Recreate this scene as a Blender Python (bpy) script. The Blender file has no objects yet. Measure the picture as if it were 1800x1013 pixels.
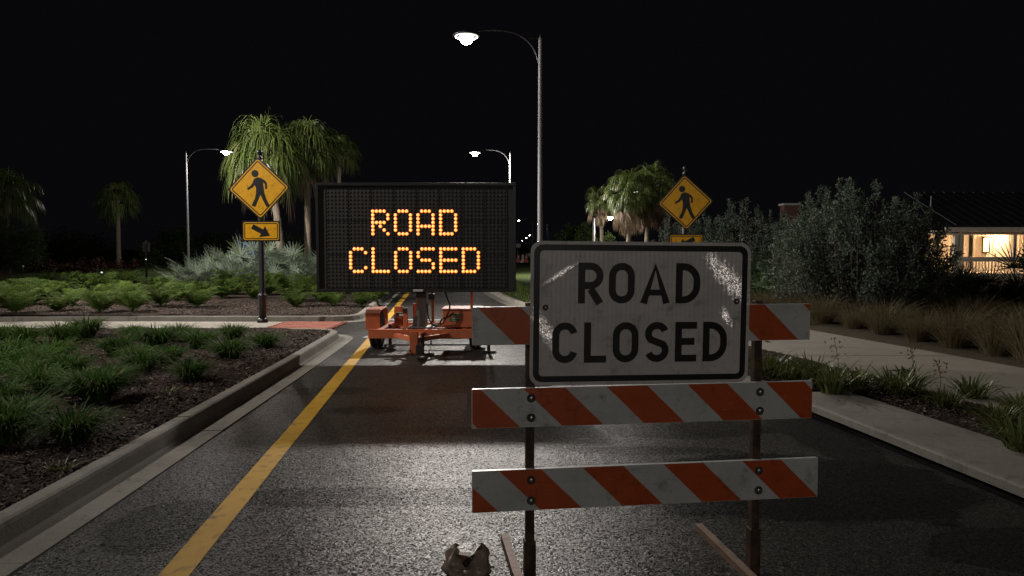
import bpy, bmesh, math, random
from mathutils import Vector, Matrix, noise
R = math.radians
rnd = random.Random(7)
scene = bpy.context.scene
COL = scene.collection

# ------------------------------------------------------------------ camera
CAM_H = 1.75; FPX = 1300.0; HOR = 438.0
PITCH = math.atan((506.5 - HOR) / FPX)
cam_d = bpy.data.cameras.new('camera'); cam = bpy.data.objects.new('camera', cam_d); COL.objects.link(cam)
cam_d.sensor_width = 36.0; cam_d.lens = FPX / 1800 * 36; cam_d.clip_start = 0.05; cam_d.clip_end = 3000
cam.location = (0, 0, CAM_H); cam.rotation_euler = (math.pi / 2 - PITCH, 0, 0)
scene.camera = cam
# ------------------------------------------------------------------ night sky
world = bpy.data.worlds.new('World'); scene.world = world; world.use_nodes = True
bg = world.node_tree.nodes['Background']
bg.inputs[0].default_value = (0.0023, 0.0020, 0.0026, 1); bg.inputs[1].default_value = 1.0
scene.view_settings.view_transform = 'Standard'; scene.view_settings.look = 'None'
scene.view_settings.exposure = 0.0; scene.view_settings.gamma = 1.0
scene.cycles.use_denoising = True
scene.cycles.max_bounces = 6; scene.cycles.diffuse_bounces = 3; scene.cycles.glossy_bounces = 3
scene.cycles.transparent_max_bounces = 6
scene.cycles.sample_clamp_indirect = 4.0

# power of each kind of lamp, W (exposure 0)
LAMP_W = 4300.0

def ray(px, py):
    c, s = math.cos(PITCH), math.sin(PITCH)
    u = 506.5 - py
    return Vector((px - 900, FPX * c + u * s, -FPX * s + u * c))
def P(px, py, Y):
    r = ray(px, py); return Vector((0, 0, CAM_H)) + r * (Y / r.y)
def G(px, py, z=0.0):
    r = ray(px, py); return Vector((0, 0, CAM_H)) + r * ((z - CAM_H) / r.z)

# ------------------------------------------------------------------ materials
M = {}
def nodes(name):
    m = bpy.data.materials.new(name); m.use_nodes = True
    nt = m.node_tree; b = nt.nodes['Principled BSDF']; M[name] = m
    return m, nt, b
def N(nt, typ, **kw):
    n = nt.nodes.new(typ)
    for k, v in kw.items():
        if k in n.inputs.keys(): n.inputs[k].default_value = v
        else: setattr(n, k, v)
    return n
def L(nt, a, b): nt.links.new(a, b)
def ramp(nt, src, stops):
    r = nt.nodes.new('ShaderNodeValToRGB'); L(nt, src, r.inputs[0])
    el = r.color_ramp.elements
    while len(el) < len(stops): el.new(0.5)
    for e, (p, c) in zip(el, stops):
        e.position = p; e.color = (c[0], c[1], c[2], 1) if hasattr(c, '__len__') else (c, c, c, 1)
    return r.outputs[0]
def mixc(nt, fac, a, b, mode='MIX'):
    n = nt.nodes.new('ShaderNodeMix'); n.data_type = 'RGBA'; n.blend_type = mode
    for i, v in ((0, fac), (6, a), (7, b)):
        if hasattr(v, 'node'): L(nt, v, n.inputs[i])
        elif i == 0: n.inputs[0].default_value = v
        else: n.inputs[i].default_value = (v[0], v[1], v[2], 1)
    return n.outputs[2]
def math_(nt, op, a, b=None, c=None, clamp=False):
    n = nt.nodes.new('ShaderNodeMath'); n.operation = op; n.use_clamp = clamp
    for i, v in enumerate((a, b, c)):
        if v is None: continue
        if hasattr(v, 'node'): L(nt, v, n.inputs[i])
        else: n.inputs[i].default_value = v
    return n.outputs[0]
def coords(nt, kind='Object'):
    return nt.nodes.new('ShaderNodeTexCoord').outputs[kind]
def noise_t(nt, scale, detail=4, rough=0.55, vec=None, dist=0.0):
    n = nt.nodes.new('ShaderNodeTexNoise'); n.inputs['Scale'].default_value = scale
    n.inputs['Detail'].default_value = detail; n.inputs['Roughness'].default_value = rough
    n.inputs['Distortion'].default_value = dist
    L(nt, vec if vec is not None else coords(nt), n.inputs['Vector']); return n.outputs['Fac']
def vor(nt, scale, vec=None, feat='F1', out='Distance'):
    n = nt.nodes.new('ShaderNodeTexVoronoi'); n.feature = feat; n.inputs['Scale'].default_value = scale
    L(nt, vec if vec is not None else coords(nt), n.inputs['Vector']); return n.outputs[out]
def bump(nt, b, h, strength=0.5, dist=0.01, prev=None):
    n = nt.nodes.new('ShaderNodeBump'); n.inputs['Strength'].default_value = strength; n.inputs['Distance'].default_value = dist
    L(nt, h, n.inputs['Height'])
    if prev is not None: L(nt, prev, n.inputs['Normal'])
    L(nt, n.outputs[0], b.inputs['Normal']); return n.outputs[0]
def sset(b, **kw):
    for k, v in kw.items():
        k = {'col': 'Base Color', 'rough': 'Roughness', 'metal': 'Metallic', 'spec': 'Specular IOR Level',
             'coat': 'Coat Weight', 'coatr': 'Coat Roughness'}[k]
        b.inputs[k].default_value = (*v, 1) if hasattr(v, '__len__') else v

def m_paint(name, col, rough=0.45, metal=0.0, wear=0.15, scale=6.0, dirt=(0.05, 0.04, 0.035), bumpk=0.06):
    m, nt, b = nodes(name); sset(b, rough=rough, metal=metal)
    n1 = noise_t(nt, scale, 6, 0.65); n2 = noise_t(nt, scale * 9, 3, 0.6)
    k = math_(nt, 'MULTIPLY', ramp(nt, n1, [(0.45, 0), (0.75, 1)]), wear * 2.2, clamp=True)
    L(nt, mixc(nt, k, col, dirt), b.inputs['Base Color'])
    L(nt, math_(nt, 'MULTIPLY_ADD', n2, 0.25, rough - 0.12), b.inputs['Roughness'])
    bump(nt, b, n2, bumpk, 0.004); return m

def m_concrete(name, c1, c2, stain=0.5):
    m, nt, b = nodes(name); sset(b, rough=0.85, spec=0.3)
    a = noise_t(nt, 1.3, 7, 0.65); s = noise_t(nt, 60, 3, 0.7); d = noise_t(nt, 5.0, 5, 0.7, dist=0.4)
    col = mixc(nt, ramp(nt, a, [(0.3, 0), (0.7, 1)]), c1, c2)
    col = mixc(nt, math_(nt, 'MULTIPLY', ramp(nt, d, [(0.52, 0), (0.7, 1)]), stain), col, (0.07, 0.06, 0.05))
    col = mixc(nt, math_(nt, 'MULTIPLY', ramp(nt, s, [(0.35, 1), (0.5, 0)]), 0.35), col, (0.06, 0.055, 0.05))
    L(nt, col, b.inputs['Base Color']); bump(nt, b, s, 0.35, 0.006); return m

def m_asphalt():
    m, nt, b = nodes('asphalt')
    co = coords(nt)
    v = vor(nt, 85, co, out='Color'); vd = vor(nt, 85, co); fine = noise_t(nt, 260, 2, 0.6, co)
    big = noise_t(nt, 0.55, 5, 0.6, co, 0.6); mid = noise_t(nt, 3.0, 5, 0.65, co)
    sep = nt.nodes.new('ShaderNodeSeparateColor'); L(nt, v, sep.inputs[0])
    col = mixc(nt, sep.outputs[0], (0.013, 0.012, 0.011), (0.052, 0.047, 0.042))
    col = mixc(nt, ramp(nt, mid, [(0.35, 0), (0.75, 0.55)]), col, (0.03, 0.028, 0.026))
    # smooth sided damp patches beside the inlet, plus shadow bands painted dark
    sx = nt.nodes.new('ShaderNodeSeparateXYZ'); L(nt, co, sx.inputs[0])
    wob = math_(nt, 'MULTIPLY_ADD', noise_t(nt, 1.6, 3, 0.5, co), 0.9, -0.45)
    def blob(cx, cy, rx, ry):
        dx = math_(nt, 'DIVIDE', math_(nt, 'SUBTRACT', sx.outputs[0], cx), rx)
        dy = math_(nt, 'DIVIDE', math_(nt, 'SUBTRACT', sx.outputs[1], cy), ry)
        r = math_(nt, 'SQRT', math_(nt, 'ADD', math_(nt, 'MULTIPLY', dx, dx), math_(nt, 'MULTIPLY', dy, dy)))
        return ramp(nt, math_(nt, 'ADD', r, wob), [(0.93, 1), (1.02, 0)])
    damp_shade = blob(2.15, 5.35, 1.25, 0.85)
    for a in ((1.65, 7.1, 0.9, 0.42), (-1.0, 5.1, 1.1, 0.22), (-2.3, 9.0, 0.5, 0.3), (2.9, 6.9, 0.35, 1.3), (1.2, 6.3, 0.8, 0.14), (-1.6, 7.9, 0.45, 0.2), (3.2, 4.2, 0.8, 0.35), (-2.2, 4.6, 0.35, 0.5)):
        damp_shade = math_(nt, 'MAXIMUM', damp_shade, math_(nt, 'MULTIPLY', blob(*a), 0.75))
    col = mixc(nt, math_(nt, 'MULTIPLY', damp_shade, 0.72), col, (0.010, 0.0095, 0.009))
    spots = ramp(nt, noise_t(nt, 5, 3, 0.55, co), [(0.64, 0), (0.72, 0.65)])
    col = mixc(nt, spots, col, (0.016, 0.015, 0.014))
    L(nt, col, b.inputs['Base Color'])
    rg = math_(nt, 'MULTIPLY_ADD', ramp(nt, big, [(0.35, 0), (0.7, 1)]), 0.16, 0.27)
    rg = math_(nt, 'MULTIPLY_ADD', sep.outputs[1], 0.10, rg)
    L(nt, rg, b.inputs['Roughness']); sset(b, spec=0.5)
    h = math_(nt, 'ADD', math_(nt, 'MULTIPLY', vd, -0.9), math_(nt, 'MULTIPLY', fine, 0.5))
    h = math_(nt, 'MULTIPLY_ADD', sep.outputs[2], 0.5, h)
    bp = bump(nt, b, h, 0.35, 0.006)
    # each stone of the aggregate lies at its own tilt and glints by itself
    v2 = vor(nt, 105, co, out='Color')
    sub = nt.nodes.new('ShaderNodeVectorMath'); sub.operation = 'SUBTRACT'; L(nt, v2, sub.inputs[0]); sub.inputs[1].default_value = (0.5, 0.5, 0.5)
    mul = nt.nodes.new('ShaderNodeVectorMath'); mul.operation = 'MULTIPLY'; L(nt, sub.outputs[0], mul.inputs[0]); mul.inputs[1].default_value = (0.20, 0.20, 0.0)
    ad = nt.nodes.new('ShaderNodeVectorMath'); ad.operation = 'ADD'; L(nt, bp, ad.inputs[0]); L(nt, mul.outputs[0], ad.inputs[1])
    nm = nt.nodes.new('ShaderNodeVectorMath'); nm.operation = 'NORMALIZE'; L(nt, ad.outputs[0], nm.inputs[0]); L(nt, nm.outputs[0], b.inputs['Normal'])
    L(nt, math_(nt, 'MULTIPLY', math_(nt, 'MULTIPLY', math_(nt, 'POWER', sep.outputs[2], 2.0), 1.25), math_(nt, 'SUBTRACT', 1.0, math_(nt, 'MULTIPLY', damp_shade, 0.75))), b.inputs['Specular IOR Level'])
    return m

def m_yellowline():
    m, nt, b = nodes('yellow_road_paint'); co = coords(nt)
    vd = vor(nt, 120, co); w = noise_t(nt, 9, 6, 0.7, co); w2 = noise_t(nt, 1.2, 3, 0.6, co)
    col = mixc(nt, ramp(nt, w2, [(0.3, 0), (0.7, 1)]), (0.46, 0.25, 0.012), (0.60, 0.34, 0.022))
    k = ramp(nt, w, [(0.53, 0), (0.70, 0.85)])
    col = mixc(nt, k, col, (0.09, 0.06, 0.03))
    L(nt, col, b.inputs['Base Color']); sset(b, rough=0.62)
    bump(nt, b, vd, -0.5, 0.004)
def m_whitepaint():
    m, nt, b = nodes('worn_white_road_paint'); co = coords(nt)
    w = noise_t(nt, 14, 6, 0.75, co)
    col = mixc(nt, ramp(nt, w, [(0.42, 0), (0.62, 1)]), (0.42, 0.41, 0.39), (0.07, 0.066, 0.06))
    L(nt, col, b.inputs['Base Color']); sset(b, rough=0.6); bump(nt, b, vor(nt, 120, co), -0.4, 0.004)

def m_ground(name, c1, c2, c3, scale=8):
    m, nt, b = nodes(name); co = coords(nt); sset(b, rough=0.95, spec=0.15)
    a = noise_t(nt, scale, 6, 0.7, co); c = noise_t(nt, scale * 8, 4, 0.7, co); d = noise_t(nt, 0.4, 4, 0.6, co)
    col = mixc(nt, ramp(nt, a, [(0.3, 0), (0.7, 1)]), c1, c2)
    col = mixc(nt, math_(nt, 'MULTIPLY', ramp(nt, c, [(0.5, 0), (0.72, 1)]), 0.7), col, c3)
    col = mixc(nt, math_(nt, 'MULTIPLY', ramp(nt, d, [(0.4, 0), (0.7, 1)]), 0.4), col, c1)
    L(nt, col, b.inputs['Base Color']); bump(nt, b, c, 0.7, 0.03)

def m_leaf(name, c1, c2, rough=0.45, trans=0.25, spec=0.4, third=None):
    m, nt, b = nodes(name); sset(b, rough=rough, spec=spec)
    g = nt.nodes.new('ShaderNodeNewGeometry'); oi = nt.nodes.new('ShaderNodeObjectInfo')
    col = mixc(nt, g.outputs['Random Per Island'], c1, c2)
    if third: col = mixc(nt, ramp(nt, g.outputs['Random Per Island'], [(0.86, 0), (0.92, 1)]), col, third)
    hsv = nt.nodes.new('ShaderNodeHueSaturation'); L(nt, col, hsv.inputs['Color'])
    L(nt, math_(nt, 'MULTIPLY_ADD', oi.outputs['Random'], 0.5, 0.75), hsv.inputs['Value'])
    L(nt, hsv.outputs[0], b.inputs['Base Color'])
    t = nt.nodes.new('ShaderNodeBsdfTranslucent'); L(nt, hsv.outputs[0], t.inputs[0])
    mx = nt.nodes.new('ShaderNodeMixShader'); mx.inputs[0].default_value = trans
    out = nt.nodes['Material Output']
    L(nt, b.outputs[0], mx.inputs[1]); L(nt, t.outputs[0], mx.inputs[2]); L(nt, mx.outputs[0], out.inputs[0])

def m_emit(name, col, s):
    m, nt, b = nodes(name); sset(b, col=(0.8, 0.8, 0.8), rough=0.4)
    b.inputs['Emission Color'].default_value = (*col, 1); b.inputs['Emission Strength'].default_value = s

m_asphalt(); m_yellowline(); m_whitepaint()
m_concrete('kerb_concrete', (0.16, 0.148, 0.125), (0.245, 0.23, 0.20), 0.55)
m_concrete('path_concrete', (0.22, 0.20, 0.165), (0.30, 0.275, 0.235), 0.3)
m_ground('mulch', (0.020, 0.014, 0.011), (0.045, 0.032, 0.025), (0.085, 0.062, 0.048), 14)
m_ground('lawn_grass', (0.035, 0.055, 0.014), (0.060, 0.085, 0.022), (0.10, 0.105, 0.04), 10)
m_ground('sandy_soil', (0.05, 0.040, 0.028), (0.09, 0.072, 0.05), (0.13, 0.105, 0.075), 10)
m_leaf('mulch_chip', (0.018, 0.012, 0.009), (0.075, 0.05, 0.038), 0.8, 0.0, 0.2, (0.17, 0.13, 0.10))
m_leaf('liriope_leaf', (0.026, 0.066, 0.010), (0.070, 0.135, 0.024), 0.6, 0.25, 0.10, (0.12, 0.12, 0.05))
m_leaf('fern_leaf', (0.028, 0.060, 0.010), (0.078, 0.118, 0.022), 0.7, 0.3, 0.08, (0.11, 0.10, 0.035))
m_leaf('lily_leaf', (0.07, 0.10, 0.025), (0.15, 0.165, 0.05), 0.45, 0.2, 0.35, (0.21, 0.18, 0.09))
m_leaf('muhly_leaf', (0.14, 0.11, 0.06), (0.27, 0.215, 0.13), 0.6, 0.3, 0.2, (0.055, 0.075, 0.03))
m_leaf('palm_leaf', (0.055, 0.095, 0.020), (0.17, 0.215, 0.06), 0.38, 0.25, 0.45, (0.25, 0.24, 0.12))
m_leaf('dead_palm_leaf', (0.17, 0.125, 0.085), (0.34, 0.26, 0.18), 0.7, 0.2, 0.2)
m_leaf('silver_palmetto_leaf', (0.15, 0.20, 0.15), (0.28, 0.34, 0.26), 0.5, 0.2, 0.35, (0.12, 0.14, 0.06))
m_leaf('green_palmetto_leaf', (0.03, 0.06, 0.02), (0.07, 0.11, 0.04), 0.4, 0.2, 0.5)
m_leaf('buttonwood_leaf', (0.085, 0.105, 0.08), (0.155, 0.185, 0.145), 0.65, 0.2, 0.12, (0.19, 0.215, 0.175))
m_leaf('tree_leaf', (0.028, 0.05, 0.012), (0.07, 0.105, 0.03), 0.5, 0.25, 0.3)
m_leaf('pine_leaf', (0.03, 0.05, 0.016), (0.065, 0.09, 0.03), 0.6, 0.2, 0.2)
m_leaf('red_hedge_leaf', (0.045, 0.014, 0.012), (0.10, 0.03, 0.024), 0.5, 0.2, 0.3, (0.04, 0.06, 0.02))
m_leaf('grass_blade', (0.05, 0.08, 0.018), (0.11, 0.14, 0.04), 0.6, 0.25, 0.2)
m_paint('palm_bark', (0.27, 0.225, 0.17), 0.9, 0, 0.35, 9, (0.10, 0.08, 0.06), 0.6)
m_paint('shrub_bark', (0.12, 0.095, 0.07), 0.9, 0, 0.3, 12, (0.04, 0.03, 0.025), 0.6)
m_paint('galvanised_pole', (0.17, 0.168, 0.172), 0.5, 0.2, 0.1, 3, (0.2, 0.2, 0.2), 0.03)
m_paint('black_post_paint', (0.012, 0.012, 0.013), 0.38, 0, 0.1, 6, (0.04, 0.035, 0.03))
m_paint('board_black', (0.030, 0.0265, 0.025), 0.6, 0, 0.3, 5, (0.035, 0.03, 0.027))
m_paint('board_frame', (0.022, 0.0205, 0.02), 0.42, 0.2, 0.2, 6, (0.05, 0.045, 0.04))
m_paint('dark_pixel', (0.026, 0.0233, 0.022), 0.85, 0, 0.2, 20, (0.01, 0.01, 0.01))
m_paint('trailer_orange', (0.60, 0.155, 0.060), 0.42, 0, 0.18, 5, (0.18, 0.06, 0.035))
m_paint('mast_grey', (0.24, 0.24, 0.235), 0.45, 0.5, 0.3, 8, (0.09, 0.08, 0.07))
m_paint('rubber', (0.014, 0.014, 0.014), 0.8, 0, 0.3, 9, (0.05, 0.045, 0.04), 0.3)
m_paint('cable_black', (0.012, 0.012, 0.012), 0.45)
m_paint('dark_steel', (0.05, 0.047, 0.044), 0.5, 0.6, 0.3, 12, (0.08, 0.045, 0.025))
m_paint('rusty_steel', (0.038, 0.022, 0.014), 0.62, 0.25, 0.5, 14, (0.13, 0.065, 0.035), 0.25)
m_paint('skid_steel', (0.24, 0.155, 0.11), 0.6, 0.2, 0.5, 14, (0.09, 0.05, 0.03), 0.25)
m_paint('bolt_zinc', (0.40, 0.40, 0.40), 0.35, 0.9, 0.2, 30)
m_paint('label_green', (0.02, 0.16, 0.05), 0.4); m_paint('label_white', (0.6, 0.6, 0.57), 0.5)
m_paint('sign_black', (0.010, 0.0095, 0.0095), 0.33, 0, 0.12, 10, (0.05, 0.045, 0.04))
m_paint('brick_red_paver', (0.27, 0.075, 0.045), 0.8, 0, 0.3, 12, (0.12, 0.05, 0.04), 0.4)
m_paint('house_wall', (0.62, 0.56, 0.46), 0.7); m_paint('house_trim', (0.66, 0.60, 0.50), 0.6)
m_paint('metal_roof', (0.016, 0.016, 0.018), 0.7, 0.1); m_paint('dark_glass', (0.01, 0.012, 0.015), 0.12)
m_paint('brick_chimney', (0.05, 0.016, 0.012), 0.85); m_paint('blue_plastic', (0.02, 0.09, 0.42), 0.45)
m_paint('red_plastic', (0.62, 0.06, 0.03), 0.45); m_paint('white_plastic', (0.7, 0.7, 0.7), 0.45)
m_paint('far_grey', (0.2, 0.2, 0.2), 0.6)
m_emit('lamp_lens', (1.0, 0.96, 0.88), 110.0)
m_emit('lamp_ring', (1.0, 0.96, 0.88), 1.2)
m_emit('far_lens', (1.0, 0.95, 0.85), 60.0)
m_emit('led_core', (1.0, 0.42, 0.035), 2.1)
m_emit('led_rim', (1.0, 0.20, 0.002), 1.7)
m_emit('lantern_glow', (1.0, 0.5, 0.09), 1.0)
m_emit('small_light', (0.9, 0.95, 1.0), 1.2)
m_emit('ceiling_light', (1.0, 0.75, 0.42), 6.0)

def m_sheeting(name, c, rib=False, scuffs=()):
    """retroreflective sheeting: glossy film, faint honeycomb, dirt, and scuffed places that catch the light"""
    m, nt, b = nodes(name); co = coords(nt); sset(b, rough=0.36, spec=0.5)
    d = noise_t(nt, 5, 6, 0.7, co); f = noise_t(nt, 40, 4, 0.7, co)
    map_ = nt.nodes.new('ShaderNodeMapping'); map_.inputs['Scale'].default_value = (3, 3, 60); L(nt, co, map_.inputs[0])
    streak = noise_t(nt, 1.0, 4, 0.6, map_.outputs[0])
    col = mixc(nt, math_(nt, 'MULTIPLY', ramp(nt, d, [(0.45, 0), (0.8, 1)]), 0.5), c, tuple(x * 0.5 for x in c))
    col = mixc(nt, math_(nt, 'MULTIPLY', ramp(nt, streak, [(0.55, 0), (0.75, 1)]), 0.25), col, tuple(x * 0.45 for x in c))
    m2 = nt.nodes.new('ShaderNodeMapping'); m2.inputs['Scale'].default_value = (5, 5, 130); m2.inputs['Rotation'].default_value = (0, R(2), 0); L(nt, co, m2.inputs[0])
    scr = math_(nt, 'MULTIPLY', ramp(nt, noise_t(nt, 1.0, 3, 0.6, m2.outputs[0]), [(0.66, 0), (0.72, 1)]), ramp(nt, noise_t(nt, 3.0, 3, 0.6, co), [(0.5, 0), (0.62, 1)]))
    col = mixc(nt, math_(nt, 'MULTIPLY', scr, 0.55), col, (0.66, 0.63, 0.60))
    grime = ramp(nt, noise_t(nt, 11, 5, 0.75, co), [(0.55, 0), (0.70, 0.7)])
    col = mixc(nt, grime, col, tuple(x * 0.35 for x in c))
    L(nt, col, b.inputs['Base Color'])
    hx = vor(nt, 220, co)
    h = math_(nt, 'MULTIPLY', hx, 0.15)
    if rib:
        sx = nt.nodes.new('ShaderNodeSeparateXYZ'); L(nt, co, sx.inputs[0])
        w = math_(nt, 'SINE', math_(nt, 'MULTIPLY', sx.outputs[0], 2 * math.pi / 0.024))
        h = math_(nt, 'MULTIPLY_ADD', w, 0.16, h)
    h = math_(nt, 'MULTIPLY_ADD', streak, 0.25, h)
    if scuffs:
        sx = nt.nodes.new('ShaderNodeSeparateXYZ'); L(nt, co, sx.inputs[0])
        tot = None
        for (cx, cz, ang, la, lb) in scuffs:
            ca, sa = math.cos(ang), math.sin(ang)
            X = math_(nt, 'SUBTRACT', sx.outputs[0], cx); Z = math_(nt, 'SUBTRACT', sx.outputs[2], cz)
            a = math_(nt, 'DIVIDE', math_(nt, 'MULTIPLY_ADD', Z, sa, math_(nt, 'MULTIPLY', X, ca)), la)
            e = math_(nt, 'DIVIDE', math_(nt, 'MULTIPLY_ADD', Z, ca, math_(nt, 'MULTIPLY', X, -sa)), lb)
            r = math_(nt, 'SQRT', math_(nt, 'ADD', math_(nt, 'MULTIPLY', a, a), math_(nt, 'MULTIPLY', e, e)))
            k = math_(nt, 'SUBTRACT', 1.0, math_(nt, 'MULTIPLY_ADD', math_(nt, 'SUBTRACT', f, 0.5), 1.6, r), clamp=True)
            tot = k if tot is None else math_(nt, 'MAXIMUM', tot, k)
        rr = math_(nt, 'MULTIPLY_ADD', tot, -0.20, 0.38)
        L(nt, rr, b.inputs['Roughness'])
        cr = noise_t(nt, 160, 2, 0.6, co)
        h = math_(nt, 'ADD', h, math_(nt, 'MULTIPLY', math_(nt, 'MULTIPLY', cr, tot), 0.7))
        L(nt, math_(nt, 'MULTIPLY', ramp(nt, tot, [(0.1, 0), (0.6, 1)]), 0.75), b.inputs['Metallic'])
        bp = bump(nt, b, h, 0.5, 0.004)
        v2 = vor(nt, 330, co, out='Color')
        sub = nt.nodes.new('ShaderNodeVectorMath'); sub.operation = 'SUBTRACT'; L(nt, v2, sub.inputs[0]); sub.inputs[1].default_value = (0.5, 0.5, 0.5)
        sc_ = nt.nodes.new('ShaderNodeVectorMath'); sc_.operation = 'SCALE'; L(nt, sub.outputs[0], sc_.inputs[0]); L(nt, math_(nt, 'MULTIPLY', ramp(nt, tot, [(0.02, 0), (0.3, 1)]), 0.30), sc_.inputs['Scale'])
        ad0 = nt.nodes.new('ShaderNodeVectorMath'); ad0.operation = 'ADD'; L(nt, bp, ad0.inputs[0]); L(nt, sc_.outputs[0], ad0.inputs[1])
        dent = nt.nodes.new('ShaderNodeCombineXYZ'); side = ramp(nt, math_(nt, 'ADD', sx.outputs[0], 0.5), [(0.3, 0), (0.7, 1)])
        tl = ramp(nt, tot, [(0.0, 0), (0.75, 1)])
        L(nt, math_(nt, 'MULTIPLY', tl, math_(nt, 'MULTIPLY_ADD', side, -0.13, -0.08)), dent.inputs[0]); L(nt, math_(nt, 'MULTIPLY', tl, 0.152), dent.inputs[2])
        ad = nt.nodes.new('ShaderNodeVectorMath'); ad.operation = 'ADD'; L(nt, ad0.outputs[0], ad.inputs[0]); L(nt, dent.outputs[0], ad.inputs[1])
        nm = nt.nodes.new('ShaderNodeVectorMath'); nm.operation = 'NORMALIZE'; L(nt, ad.outputs[0], nm.inputs[0]); L(nt, nm.outputs[0], b.inputs['Normal'])
    else: bump(nt, b, h, 0.5, 0.004)

m_sheeting('sign_white', (0.645, 0.605, 0.585), True,
           ((0.46, 0.17, R(-47), 0.22, 0.070), (0.38, 0.24, R(-70), 0.12, 0.03), (-0.42, 0.20, R(32), 0.13, 0.016), (-0.50, -0.08, R(-58), 0.17, 0.045), (0.45, -0.02, R(-60), 0.07, 0.03)))
m_sheeting('rail_white', (0.60, 0.60, 0.585), False)
m_sheeting('rail_orange', (0.53, 0.088, 0.016), False, ())
m_sheeting('sign_yellow', (0.86, 0.43, 0.003), False)

def m_bag():
    m, nt, b = nodes('bag_plastic'); sset(b, col=(0.36, 0.27, 0.215), rough=0.25)
    b.inputs['Transmission Weight'].default_value = 0.25
    bump(nt, b, noise_t(nt, 16, 5, 0.6), 0.6, 0.02)
m_bag(); m_paint('bottle_dark', (0.03, 0.03, 0.05), 0.15); m_paint('carton_brown', (0.20, 0.07, 0.04), 0.5)

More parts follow.
